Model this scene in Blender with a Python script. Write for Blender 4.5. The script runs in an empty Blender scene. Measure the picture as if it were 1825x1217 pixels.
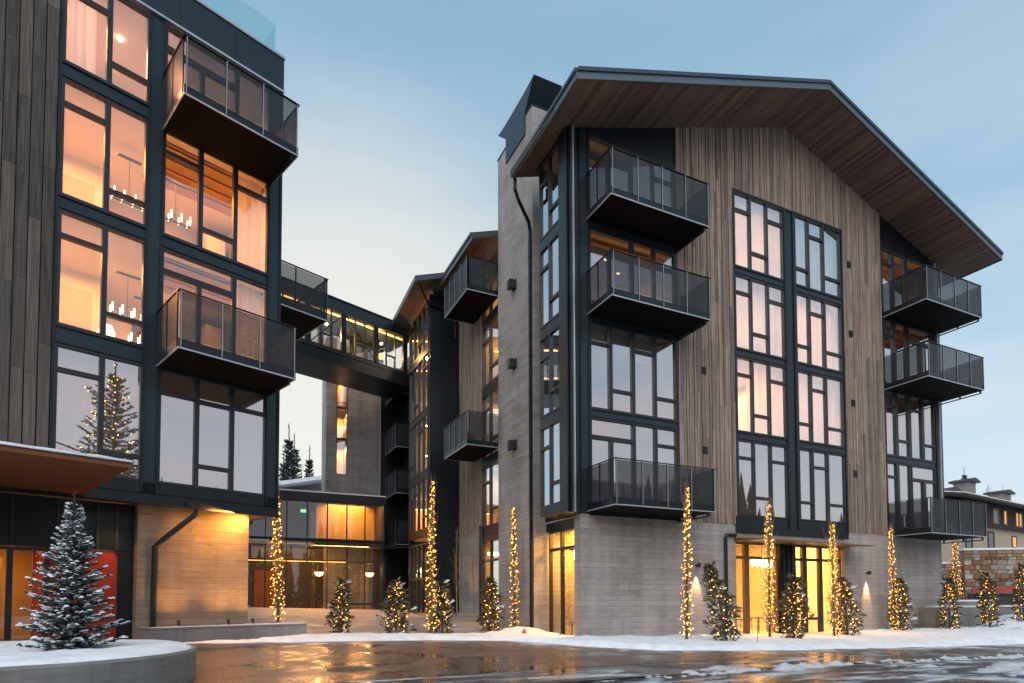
import bpy, math, random
from mathutils import Matrix, Vector, noise
random.seed(7)
sc = bpy.context.scene
COL = sc.collection
R = math.radians
PI = math.pi

# ------------------------------------------------------------------ camera
CAM_H = 1.35
cam_d = bpy.data.cameras.new('camera'); cam = bpy.data.objects.new('camera', cam_d); COL.objects.link(cam)
cam_d.sensor_width = 36.0; cam_d.lens = 36.0 * 1070.71 / 1825.0
cam_d.shift_y = (1028.96 - 608.5) / 1825.0
cam_d.clip_end = 2000.0; cam_d.clip_start = 0.1
_p, _r = 0.0381733, -0.0025615
_F = Vector((0, math.cos(_p), math.sin(_p))); _R0 = Vector((1, 0, 0)); _U0 = _R0.cross(_F)
_Rt = _R0 * math.cos(_r) + _U0 * math.sin(_r); _Up = _U0 * math.cos(_r) - _R0 * math.sin(_r)
cam.matrix_world = Matrix(((_Rt.x, _Up.x, -_F.x, 0), (_Rt.y, _Up.y, -_F.y, 0), (_Rt.z, _Up.z, -_F.z, CAM_H), (0, 0, 0, 1)))
sc.camera = cam

# ------------------------------------------------------------------ world: clear dusk sky, sun just gone behind the buildings
SUN_AZ = R(-15)          # azimuth of the afterglow, from +Y towards +X
SUN_EL = R(3.0)
w = bpy.data.worlds.new('World'); sc.world = w; w.use_nodes = True
nt = w.node_tree; nt.nodes.clear()
def N(tree, typ, **kw):
    n = tree.nodes.new(typ)
    for k, v in kw.items(): setattr(n, k, v)
    return n
wo = N(nt, 'ShaderNodeOutputWorld'); bg = N(nt, 'ShaderNodeBackground'); nt.links.new(bg.outputs[0], wo.inputs[0])
sky = N(nt, 'ShaderNodeTexSky'); sky.sky_type = 'NISHITA'; sky.sun_disc = False
sky.sun_elevation = SUN_EL; sky.sun_rotation = SUN_AZ; sky.altitude = 2400; sky.air_density = 1.0; sky.dust_density = 1.2; sky.ozone_density = 1.6
tc = N(nt, 'ShaderNodeTexCoord')
sep = N(nt, 'ShaderNodeSeparateXYZ'); nt.links.new(tc.outputs['Generated'], sep.inputs[0])
ramp = N(nt, 'ShaderNodeValToRGB'); nt.links.new(sep.outputs['Z'], ramp.inputs[0])
def stops(r, items):
    cr = r.color_ramp
    while len(cr.elements) > 1: cr.elements.remove(cr.elements[-1])
    cr.elements[0].position = items[0][0]; cr.elements[0].color = (*items[0][1], 1)
    for p, c in items[1:]:
        e = cr.elements.new(p); e.color = (*c, 1)
# thin high veil: pale at the horizon, teal blue above
stops(ramp, [(0.0, (.66, .75, .81)), (.20, (.54, .70, .81)), (.34, (.42, .59, .73)), (.54, (.29, .475, .63)), (.72, (.245, .425, .57)), (1.0, (.20, .36, .51))])
# soft cloud streaks low in the sky
mp = N(nt, 'ShaderNodeMapping'); nt.links.new(tc.outputs['Generated'], mp.inputs[0]); mp.inputs['Scale'].default_value = (1.3, 1.3, 5.0)
nz = N(nt, 'ShaderNodeTexNoise'); nt.links.new(mp.outputs[0], nz.inputs[0]); nz.inputs['Scale'].default_value = 2.2; nz.inputs['Detail'].default_value = 5; nz.inputs['Roughness'].default_value = .52
cr = N(nt, 'ShaderNodeValToRGB'); nt.links.new(nz.outputs[0], cr.inputs[0]); stops(cr, [(.40, (0, 0, 0)), (.66, (1, 1, 1))])
fade = N(nt, 'ShaderNodeMapRange'); nt.links.new(sep.outputs['Z'], fade.inputs[0]); fade.inputs[1].default_value = .0; fade.inputs[2].default_value = .75; fade.inputs[3].default_value = .75; fade.inputs[4].default_value = .05
mul = N(nt, 'ShaderNodeMath', operation='MULTIPLY'); nt.links.new(cr.outputs[0], mul.inputs[0]); nt.links.new(fade.outputs[0], mul.inputs[1])
cl = N(nt, 'ShaderNodeMix', data_type='RGBA'); nt.links.new(mul.outputs[0], cl.inputs[0]); nt.links.new(ramp.outputs[0], cl.inputs[6]); cl.inputs[7].default_value = (.68, .74, .79, 1)
# afterglow round the sun's azimuth and the pink belt opposite
def dot_with(vec):
    d = N(nt, 'ShaderNodeVectorMath', operation='DOT_PRODUCT'); nt.links.new(tc.outputs['Generated'], d.inputs[0]); d.inputs[1].default_value = vec
    return d
dS = dot_with((math.sin(SUN_AZ) * .985, math.cos(SUN_AZ) * .985, .17))
gl = N(nt, 'ShaderNodeMapRange', interpolation_type='SMOOTHSTEP'); nt.links.new(dS.outputs['Value'], gl.inputs[0]); gl.inputs[1].default_value = .83; gl.inputs[2].default_value = .975; gl.inputs[3].default_value = 0; gl.inputs[4].default_value = 1.0
gm = N(nt, 'ShaderNodeMix', data_type='RGBA'); nt.links.new(gl.outputs[0], gm.inputs[0]); nt.links.new(cl.outputs[2], gm.inputs[6]); gm.inputs[7].default_value = (.78, .77, .72, 1)
dB = dot_with((-math.sin(SUN_AZ) * 1.0, -math.cos(SUN_AZ) * 1.0, 0))
bl = N(nt, 'ShaderNodeMapRange', interpolation_type='SMOOTHSTEP'); nt.links.new(dB.outputs['Value'], bl.inputs[0]); bl.inputs[1].default_value = -.35; bl.inputs[2].default_value = .75
be = N(nt, 'ShaderNodeValToRGB'); nt.links.new(sep.outputs['Z'], be.inputs[0]); stops(be, [(.0, (.4, .4, .4)), (.12, (.6, .6, .6)), (.24, (.6, .6, .6)), (.34, (.3, .3, .3)), (.45, (0, 0, 0))])
b0_ = N(nt, 'ShaderNodeMath', operation='MULTIPLY'); nt.links.new(bl.outputs[0], b0_.inputs[0]); nt.links.new(be.outputs[0], b0_.inputs[1])
st_ = N(nt, 'ShaderNodeMapRange'); nt.links.new(cr.outputs[0], st_.inputs[0]); st_.inputs[3].default_value = .45; st_.inputs[4].default_value = 1.0
bm_ = N(nt, 'ShaderNodeMath', operation='MULTIPLY'); nt.links.new(b0_.outputs[0], bm_.inputs[0]); nt.links.new(st_.outputs[0], bm_.inputs[1])
pm = N(nt, 'ShaderNodeMix', data_type='RGBA'); nt.links.new(bm_.outputs[0], pm.inputs[0]); nt.links.new(gm.outputs[2], pm.inputs[6]); pm.inputs[7].default_value = (.98, .62, .53, 1)
# physical sky under the veil
sk = N(nt, 'ShaderNodeMix', data_type='RGBA', blend_type='MULTIPLY'); sk.inputs[0].default_value = 1; nt.links.new(sky.outputs[0], sk.inputs[6]); sk.inputs[7].default_value = (.09, .09, .09, 1)
fin = N(nt, 'ShaderNodeMix', data_type='RGBA'); fin.inputs[0].default_value = .86; nt.links.new(sk.outputs[2], fin.inputs[6]); nt.links.new(pm.outputs[2], fin.inputs[7])
nt.links.new(fin.outputs[2], bg.inputs[0]); bg.inputs[1].default_value = 1.1

# faint, very soft light of the bright dusk sky
sun_d = bpy.data.lights.new('sun', 'SUN'); sun_d.energy = 2.0; sun_d.angle = R(70); sun_d.color = (1, .96, .93)
sun = bpy.data.objects.new('sun', sun_d); COL.objects.link(sun)
sun.rotation_euler = (R(48), 0, R(-12))          # comes from behind the camera, high
vs = sc.view_settings; vs.view_transform = 'Standard'; vs.look = 'None'; vs.exposure = 0.2; vs.gamma = 1.0; vs.use_curve_mapping = False
cy = sc.cycles; cy.use_denoising = True; cy.max_bounces = 7; cy.diffuse_bounces = 3; cy.glossy_bounces = 3; cy.transmission_bounces = 6; cy.transparent_max_bounces = 16
cy.sample_clamp_indirect = 4.0; cy.sample_clamp_direct = 0; cy.caustics_reflective = False; cy.caustics_refractive = False; cy.use_light_tree = True
try: cy.denoiser = 'OPENIMAGEDENOISE'
except Exception: pass

# ------------------------------------------------------------------ frames of reference
TA = 1.1306624; TB = 0.76891873
OA = Vector((2.3292, 20.3067, 0)); OB = Vector((-7.2140, 18.4, 0))
uA = Vector((math.sin(TA), math.cos(TA), 0)); vA = Vector((-math.cos(TA), math.sin(TA), 0))
uB = Vector((math.sin(TB), math.cos(TB), 0)); vB = Vector((-math.cos(TB), math.sin(TB), 0))
ROTA = PI / 2 - TA; ROTB = PI / 2 - TB
def A2W(u, v, z=0): return OA + uA * u + vA * v + Vector((0, 0, z))
def B2W(u, v, z=0): return OB + uB * u + vB * v + Vector((0, 0, z))
def W2A(p): q = p - OA; return q.dot(uA), q.dot(vA)
def sm(x, a, b):
    t = min(1, max(0, (x - a) / (b - a))); return t * t * (3 - 2 * t)
def h(u, v):            # ground height in A's frame
    z = -.018 * max(0, min(u, 24)) + .024 * max(0, min(-u, 25)) * sm(v, -5, 2) + min(.75, .05 * max(0, v - 2.5))
    return z

# ------------------------------------------------------------------ materials
MATS = {}
def newmat(name):
    m = bpy.data.materials.new(name); m.use_nodes = True; t = m.node_tree
    return m, t, t.nodes['Principled BSDF'], t.nodes['Material Output']
def setc(b, col, rough, metal=0.0, spec=.5):
    if col is not None: b.inputs['Base Color'].default_value = (*col, 1)
    b.inputs['Roughness'].default_value = rough; b.inputs['Metallic'].default_value = metal
    b.inputs['Specular IOR Level'].default_value = spec
def coords(t, kind, scale=(1, 1, 1), rot=(0, 0, 0)):
    if kind == 'pos':
        g = N(t, 'ShaderNodeNewGeometry'); src = g.outputs['Position']
    else:
        g = N(t, 'ShaderNodeTexCoord'); src = g.outputs['Object']
    m = N(t, 'ShaderNodeMapping'); t.links.new(src, m.inputs[0]); m.inputs['Scale'].default_value = scale; m.inputs['Rotation'].default_value = rot
    return m.outputs[0]
def noise_n(t, vec, scale, detail=4, rough=.5, dist=0):
    n = N(t, 'ShaderNodeTexNoise'); t.links.new(vec, n.inputs[0]); n.inputs['Scale'].default_value = scale; n.inputs['Detail'].default_value = detail
    n.inputs['Roughness'].default_value = rough; n.inputs['Distortion'].default_value = dist
    return n.outputs[0]
def rampn(t, val, items):
    r = N(t, 'ShaderNodeValToRGB'); t.links.new(val, r.inputs[0]); stops(r, items); return r.outputs[0]
def mixc(t, fac, a, b, mode='MIX'):
    m = N(t, 'ShaderNodeMix', data_type='RGBA', blend_type=mode)
    for sock, v in ((m.inputs[0], fac), (m.inputs[6], a), (m.inputs[7], b)):
        if isinstance(v, (int, float)): sock.default_value = v
        elif isinstance(v, tuple): sock.default_value = (*v, 1)
        else: t.links.new(v, sock)
    return m.outputs[2]
def math_n(t, op, a, b=None, clamp=False):
    m = N(t, 'ShaderNodeMath', operation=op, use_clamp=clamp)
    for i, v in enumerate((a, b)):
        if v is None: continue
        if isinstance(v, (int, float)): m.inputs[i].default_value = v
        else: t.links.new(v, m.inputs[i])
    return m.outputs[0]
def bump(t, b, height, strength=.3, dist=.02):
    n = N(t, 'ShaderNodeBump'); n.inputs['Strength'].default_value = strength; n.inputs['Distance'].default_value = dist
    t.links.new(height, n.inputs['Height']); t.links.new(n.outputs[0], b.inputs['Normal'])
def plain(name, col, rough=.6, metal=0, spec=.5, var=.15, scale=6):
    m, t, b, o = newmat(name); setc(b, col, rough, metal, spec)
    v = noise_n(t, coords(t, 'pos'), scale, 5)
    c = mixc(t, v, tuple(x * (1 - var) for x in col), tuple(min(1, x * (1 + var)) for x in col)); t.links.new(c, b.inputs['Base Color'])
    rr = N(t, 'ShaderNodeMapRange'); t.links.new(v, rr.inputs[0]); rr.inputs[3].default_value = max(.02, rough - .08); rr.inputs[4].default_value = min(1, rough + .08)
    t.links.new(rr.outputs[0], b.inputs['Roughness'])
    MATS[name] = m; return m
def emit(name, col, strength):
    m = bpy.data.materials.new(name); m.use_nodes = True; t = m.node_tree; t.nodes.clear()
    o = N(t, 'ShaderNodeOutputMaterial'); e = N(t, 'ShaderNodeEmission'); e.inputs[0].default_value = (*col, 1); e.inputs[1].default_value = strength
    t.links.new(e.outputs[0], o.inputs[0]); MATS[name] = m; return m

plain('steel', (.013, .018, .023), .34, .35, .5, .25, 1.2)
plain('steel_cladding', (.026, .041, .052), .38, .5, .5, .15, .7)
plain('steel_edge', (.48, .51, .55), .4, .6, .5, .2, 3)
plain('frame', (.022, .025, .030), .42, .2)
plain('balcony_soffit', (.006, .005, .005), .8, 0, .12)  # near black: the shade beneath the balconies is put into this colour
plain('white_paint', (.74, .71, .66), .7, 0, .3, .03)
plain('ceiling_paint', (.70, .64, .56), .7, 0, .3, .04)
plain('timber_ceiling', (.42, .26, .14), .6, 0, .3, .2)
plain('oak_floor', (.30, .20, .12), .5, 0, .4, .15)
plain('orange_wall', (.66, .40, .15), .7, 0, .3, .06)
plain('dark_interior', (.045, .04, .036), .7)
plain('red_panel', (.30, .028, .012), .5, 0, .4, .12, 2)
plain('rust_canopy', (.20, .075, .028), .6, .1, .4, .2, 2)
plain('bronze_canopy', (.16, .08, .04), .5, .2, .4, .2, 2)
plain('stucco', (.42, .34, .25), .85, 0, .2, .1, 3)
plain('brown_siding', (.045, .028, .024), .8)
plain('roof_dark', (.05, .05, .055), .8)
plain('bark', (.085, .06, .045), .9)
plain('bark_bare', (.27, .19, .13), .9)  # lightened, so the glow of the wound bulbs sits in the colour
plain('red_metal', (.42, .05, .04), .5)
plain('furniture', (.10, .055, .03), .5)
plain('fabric_pale', (.5, .46, .4), .9)
plain('black_iron', (.02, .018, .016), .5)
plain('rock', (.22, .19, .17), .9, 0, .3, .35, 2)
plain('cable_green', (.03, .035, .02), .7)
plain('dry_grass', (.30, .21, .12), .9)
for nm, c in (('needles', (.050, .066, .060)), ('needles_far', (.020, .028, .026)), ('cedar', (.105, .080, .036))):  # cedar is golden brown: glow of its bulbs mixed into the foliage colour
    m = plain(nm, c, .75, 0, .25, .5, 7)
bulb = emit('bulb_warm', (1.0, .42, .055), 9.0)
emit('lamp_warm', (1.0, .62, .26), 30.0)
emit('downlight', (1.0, .66, .32), 22.0)
emit('candle_lamp', (1.0, .66, .28), 14.0)
emit('led_strip', (1.0, .42, .08), 9.0)
emit('exit_green', (.10, 1.0, .12), 2.2)
emit('lantern_shade', (1.0, .72, .36), 3.2)
emit('textile_lit', (1, .5, .14), .02)

def wood(name, dark, mid, light, axis):
    m, t, b, o = newmat(name); setc(b, None, .75, 0, .25)
    oi = N(t, 'ShaderNodeObjectInfo')
    rot = (0, 0, -ROTA)
    sc_ = {'z': (14, 14, .55), 'y': (16, .5, 16)}[axis]
    mp = coords(t, 'pos', (1, 1, 1), rot)
    m2 = N(t, 'ShaderNodeMapping'); t.links.new(mp, m2.inputs[0]); m2.inputs['Scale'].default_value = sc_
    off = N(t, 'ShaderNodeVectorMath', operation='ADD'); t.links.new(m2.outputs[0], off.inputs[0])
    sca = N(t, 'ShaderNodeVectorMath', operation='SCALE'); sca.inputs[0].default_value = (17, 31, 23); t.links.new(oi.outputs['Random'], sca.inputs['Scale']); t.links.new(sca.outputs[0], off.inputs[1])
    g = noise_n(t, off.outputs[0], 1.6, 6, .62, .4)
    base = rampn(t, g, [(.25, dark), (.5, mid), (.78, light)])
    tint = rampn(t, oi.outputs['Random'], [(0, (.62, .60, .60)), (.3, (.86, .84, .84)), (.6, (1.04, .98, .92)), (.85, (1.12, 1.06, 1.0)), (1, (1.25, 1.08, .92))])
    c = mixc(t, 1.0, base, tint, 'MULTIPLY')
    k = noise_n(t, coords(t, 'pos', (1, 1, 1)), 9, 2)
    kn = rampn(t, k, [(.70, (0, 0, 0)), (.76, (1, 1, 1))])
    c = mixc(t, math_n(t, 'MULTIPLY', kn, .35), c, tuple(min(1, x * 1.5) for x in light))
    t.links.new(c, b.inputs['Base Color']); bump(t, b, g, .35, .006)
    MATS[name] = m
wood('wood_siding', (.108, .083, .070), (.265, .208, .175), (.45, .375, .325), 'z')
wood('wood_dark', (.050, .043, .039), (.115, .098, .088), (.20, .175, .155), 'z')
wood('wood_soffit', (.075, .050, .040), (.165, .112, .088), (.26, .185, .15), 'y')
plain('wood_gap', (.012, .010, .009), .9)

def concrete(name, a, b_, board=.19, rough=.85):
    m, t, b, o = newmat(name); setc(b, None, rough, 0, .3)
    oc = coords(t, 'obj')
    s = N(t, 'ShaderNodeSeparateXYZ'); t.links.new(oc, s.inputs[0])
    zb = math_n(t, 'DIVIDE', s.outputs[2], board)
    fr = math_n(t, 'FRACT', zb); fl = math_n(t, 'FLOOR', zb)
    along = math_n(t, 'ADD', s.outputs[0], s.outputs[1])
    # each board has its own tone, boards run about 2.4 m
    seg = math_n(t, 'FLOOR', math_n(t, 'ADD', math_n(t, 'DIVIDE', along, 2.4), math_n(t, 'MULTIPLY', fl, .37)))
    cv = N(t, 'ShaderNodeCombineXYZ'); t.links.new(seg, cv.inputs[0]); t.links.new(fl, cv.inputs[1])
    wn = N(t, 'ShaderNodeTexWhiteNoise', noise_dimensions='2D'); t.links.new(cv.outputs[0], wn.inputs['Vector'])
    gv = N(t, 'ShaderNodeMapping'); t.links.new(oc, gv.inputs[0]); gv.inputs['Scale'].default_value = (.9, .9, 9)
    grain = noise_n(t, gv.outputs[0], 2.2, 7, .65, .6)
    blot = noise_n(t, coords(t, 'obj', (1, 1, .7)), .55, 4, .6)
    f = math_n(t, 'ADD', math_n(t, 'MULTIPLY', grain, .55), math_n(t, 'ADD', math_n(t, 'MULTIPLY', wn.outputs[0], .10), math_n(t, 'MULTIPLY', blot, .55)))
    drip = noise_n(t, coords(t, 'obj', (2.2, 2.2, .16)), 1.4, 5, .6)
    f = math_n(t, 'ADD', f, math_n(t, 'MULTIPLY', math_n(t, 'SUBTRACT', drip, .5), .34))
    c = rampn(t, f, [(.36, a), (.60, tuple((x + y) / 2 for x, y in zip(a, b_))), (.86, b_)])
    line = rampn(t, fr, [(0, (0, 0, 0)), (.07, (1, 1, 1)), (.93, (1, 1, 1)), (1, (0, 0, 0))])
    c = mixc(t, math_n(t, 'MULTIPLY', math_n(t, 'SUBTRACT', 1.0, line), .45), c, tuple(x * .45 for x in a))
    t.links.new(c, b.inputs['Base Color'])
    hh = math_n(t, 'ADD', math_n(t, 'MULTIPLY', line, .5), math_n(t, 'ADD', math_n(t, 'MULTIPLY', grain, .5), math_n(t, 'MULTIPLY', wn.outputs[0], .25)))
    bump(t, b, hh, .55, .012)
    MATS[name] = m
concrete('concrete', (.165, .148, .138), (.45, .41, .385))
concrete('concrete_warm', (.13, .105, .085), (.34, .29, .24), .17)
concrete('concrete_smooth', (.15, .143, .138), (.33, .32, .31), .6)

def glass_mat(name, base, tint, power=3.0, rough=.01):
    m = bpy.data.materials.new(name); m.use_nodes = True; t = m.node_tree; t.nodes.clear()
    o = N(t, 'ShaderNodeOutputMaterial'); tr = N(t, 'ShaderNodeBsdfTransparent'); tr.inputs[0].default_value = (*tint, 1)
    gl = N(t, 'ShaderNodeBsdfGlossy'); gl.inputs['Roughness'].default_value = rough; gl.inputs[0].default_value = (.93, .96, 1, 1)
    lw = N(t, 'ShaderNodeLayerWeight'); lw.inputs[0].default_value = .5
    pw = math_n(t, 'POWER', lw.outputs['Facing'], power)
    mr = N(t, 'ShaderNodeMapRange'); t.links.new(pw, mr.inputs[0]); mr.inputs[3].default_value = base; mr.inputs[4].default_value = .95
    # slight waviness of real panes
    oc = coords(t, 'pos'); nn = noise_n(t, oc, .9, 1)
    bp = N(t, 'ShaderNodeBump'); bp.inputs['Strength'].default_value = .05; bp.inputs['Distance'].default_value = .03; t.links.new(nn, bp.inputs['Height']); t.links.new(bp.outputs[0], gl.inputs['Normal'])
    mx = N(t, 'ShaderNodeMixShader'); t.links.new(mr.outputs[0], mx.inputs[0]); t.links.new(tr.outputs[0], mx.inputs[1]); t.links.new(gl.outputs[0], mx.inputs[2])
    t.links.new(mx.outputs[0], o.inputs[0]); MATS[name] = m
glass_mat('glass', .52, (.88, .90, .89), 2.2)
glass_mat('glass_lit', .20, (.92, .93, .92), 2.2)
glass_mat('glass_lobby', .12, (.92, .93, .92), 2.6)
glass_mat('glass_clear', .10, (.94, .96, .95))
glass_mat('glass_rail', .10, (.86, .94, .93))

def mesh_mat():
    m = bpy.data.materials.new('perforated_mesh'); m.use_nodes = True; t = m.node_tree; t.nodes.clear()
    o = N(t, 'ShaderNodeOutputMaterial'); tr = N(t, 'ShaderNodeBsdfTransparent')
    b = N(t, 'ShaderNodeBsdfPrincipled'); setc(b, (.035, .04, .046), .45, .3)
    v = noise_n(t, coords(t, 'pos'), 55, 2)
    f = N(t, 'ShaderNodeMapRange'); t.links.new(v, f.inputs[0]); f.inputs[1].default_value = .3; f.inputs[2].default_value = .7; f.inputs[3].default_value = .42; f.inputs[4].default_value = .68
    lw = N(t, 'ShaderNodeLayerWeight'); lw.inputs[0].default_value = .3
    ff = math_n(t, 'ADD', f.outputs[0], math_n(t, 'MULTIPLY', math_n(t, 'POWER', lw.outputs['Facing'], 2.0), .4), True)
    mx = N(t, 'ShaderNodeMixShader'); t.links.new(ff, mx.inputs[0]); t.links.new(tr.outputs[0], mx.inputs[1]); t.links.new(b.outputs[0], mx.inputs[2])
    t.links.new(mx.outputs[0], o.inputs[0]); MATS['mesh'] = m
mesh_mat()

def curtain_mat(name, col):
    m = bpy.data.materials.new(name); m.use_nodes = True; t = m.node_tree; t.nodes.clear()
    o = N(t, 'ShaderNodeOutputMaterial'); d = N(t, 'ShaderNodeBsdfDiffuse'); d.inputs[0].default_value = (*col, 1)
    tl = N(t, 'ShaderNodeBsdfTranslucent'); tl.inputs[0].default_value = (*col, 1)
    tr = N(t, 'ShaderNodeBsdfTransparent')
    m1 = N(t, 'ShaderNodeMixShader'); m1.inputs[0].default_value = .5; t.links.new(d.outputs[0], m1.inputs[1]); t.links.new(tl.outputs[0], m1.inputs[2])
    wv = noise_n(t, coords(t, 'obj', (30, 30, .4)), 1, 2)
    f = N(t, 'ShaderNodeMapRange'); t.links.new(wv, f.inputs[0]); f.inputs[3].default_value = .05; f.inputs[4].default_value = .30
    m2 = N(t, 'ShaderNodeMixShader'); t.links.new(f.outputs[0], m2.inputs[0]); t.links.new(m1.outputs[0], m2.inputs[1]); t.links.new(tr.outputs[0], m2.inputs[2])
    t.links.new(m2.outputs[0], o.inputs[0]); MATS[name] = m
curtain_mat('sheer', (.86, .84, .82)); curtain_mat('linen', (.62, .58, .50))

def snow_mat():
    m, t, b, o = newmat('snow'); setc(b, (.80, .83, .88), .7, 0, .3)
    b.inputs['Subsurface Weight'].default_value = 0.0
    p = coords(t, 'pos'); n1 = noise_n(t, p, 3.0, 6, .6); n2 = noise_n(t, p, 40, 3)
    c = rampn(t, n1, [(.25, (.62, .64, .68)), (.5, (.80, .82, .86)), (.75, (.88, .89, .91))]); gt = noise_n(t, p, 22, 6, .75); c = mixc(t, rampn(t, gt, [(.60, (0, 0, 0)), (.74, (.55, .55, .55))]), c, (.42, .38, .35)); t.links.new(c, b.inputs['Base Color'])
    bump(t, b, math_n(t, 'ADD', n1, math_n(t, 'MULTIPLY', n2, .25)), .5, .06); MATS['snow'] = m
snow_mat()
plain('slush_snow', (.50, .51, .53), .6, 0, .4, .35, 9)
def wet(name, dry, wetc, joint=None, patches=(.42, .58), snowy=0.0, puddle_rough=.06, dry_rough=.62, scale=.45, stretch=(1, 1, 1)):
    m, t, b, o = newmat(name); setc(b, None, .4, 0, .5)
    p = coords(t, 'obj', stretch); n1 = noise_n(t, p, scale, 5, .55, .8); n2 = noise_n(t, p, 30, 4, .7); n3 = noise_n(t, p, 3.2, 4, .6)
    mk = rampn(t, math_n(t, 'ADD', n1, math_n(t, 'MULTIPLY', math_n(t, 'SUBTRACT', n3, .5), .18)), [(patches[0], (0, 0, 0)), (patches[1], (1, 1, 1))])
    c = mixc(t, mk, wetc, dry); c = mixc(t, math_n(t, 'MULTIPLY', n2, .5), c, tuple(x * .4 for x in wetc))
    r = N(t, 'ShaderNodeMapRange'); t.links.new(mk, r.inputs[0]); r.inputs[3].default_value = puddle_rough; r.inputs[4].default_value = dry_rough
    rr = r.outputs[0]
    if name == 'wet_driveway':
        tv = N(t, 'ShaderNodeVectorMath', operation='DISTANCE'); t.links.new(coords(t, 'obj', (1, 1, 0)), tv.inputs[0]); tv.inputs[1].default_value = (-3.0, -14.5, 0)
        for rad_ in (8.3, 9.8, 11.6, 13.1):
            dd_ = math_n(t, 'ABSOLUTE', math_n(t, 'SUBTRACT', tv.outputs['Value'], rad_)); k_ = math_n(t, 'MULTIPLY', math_n(t, 'LESS_THAN', math_n(t, 'ADD', dd_, math_n(t, 'MULTIPLY', n3, .16)), .20), math_n(t, 'MULTIPLY', n1, .9))
            c = mixc(t, k_, c, (.035, .024, .020)); rr = math_n(t, 'SUBTRACT', rr, math_n(t, 'MULTIPLY', k_, .2), True)
    if joint:
        s = N(t, 'ShaderNodeSeparateXYZ'); o_ = coords(t, 'obj'); t.links.new(o_, s.inputs[0])
        ln = None
        for i in (0, 1):
            fr = math_n(t, 'FRACT', math_n(t, 'DIVIDE', s.outputs[i], joint))
            l = math_n(t, 'LESS_THAN', fr, .012 if joint > 1.4 else .02); ln = l if ln is None else math_n(t, 'MAXIMUM', ln, l)
        c = mixc(t, math_n(t, 'MULTIPLY', ln, .6), c, tuple(x * .3 for x in wetc))
    if snowy:
        sn = noise_n(t, coords(t, 'obj', (.5, 1.6, 1)), 1.1, 7, .68, .5)
        sm_ = rampn(t, sn, [(.56 - snowy * .12, (0, 0, 0)), (.68 - snowy * .1, (1, 1, 1))])
        c = mixc(t, math_n(t, 'MULTIPLY', sm_, .8), c, (.66, .68, .73)); rr = math_n(t, 'MAXIMUM', rr, math_n(t, 'MULTIPLY', sm_, .7))
    t.links.new(c, b.inputs['Base Color']); t.links.new(rr, b.inputs['Roughness'])
    bump(t, b, math_n(t, 'ADD', math_n(t, 'MULTIPLY', n2, mk), math_n(t, 'MULTIPLY', n3, .10)), .10, .008); MATS[name] = m
wet('wet_driveway', (.24, .150, .108), (.070, .042, .032), 4.2, (.36, .62), 0, .13, .50, .75)
wet('plaza_concrete', (.44, .36, .32), (.30, .235, .205), 1.6, (.30, .52), .3, .32, .65, .8)
wet('wet_sidewalk', (.11, .10, .098), (.042, .040, .042), 3.0, (.44, .6), .35, .10, .5)
wet('asphalt', (.055, .054, .056), (.030, .030, .032), None, (.40, .6), .75, .16, .6)

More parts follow.
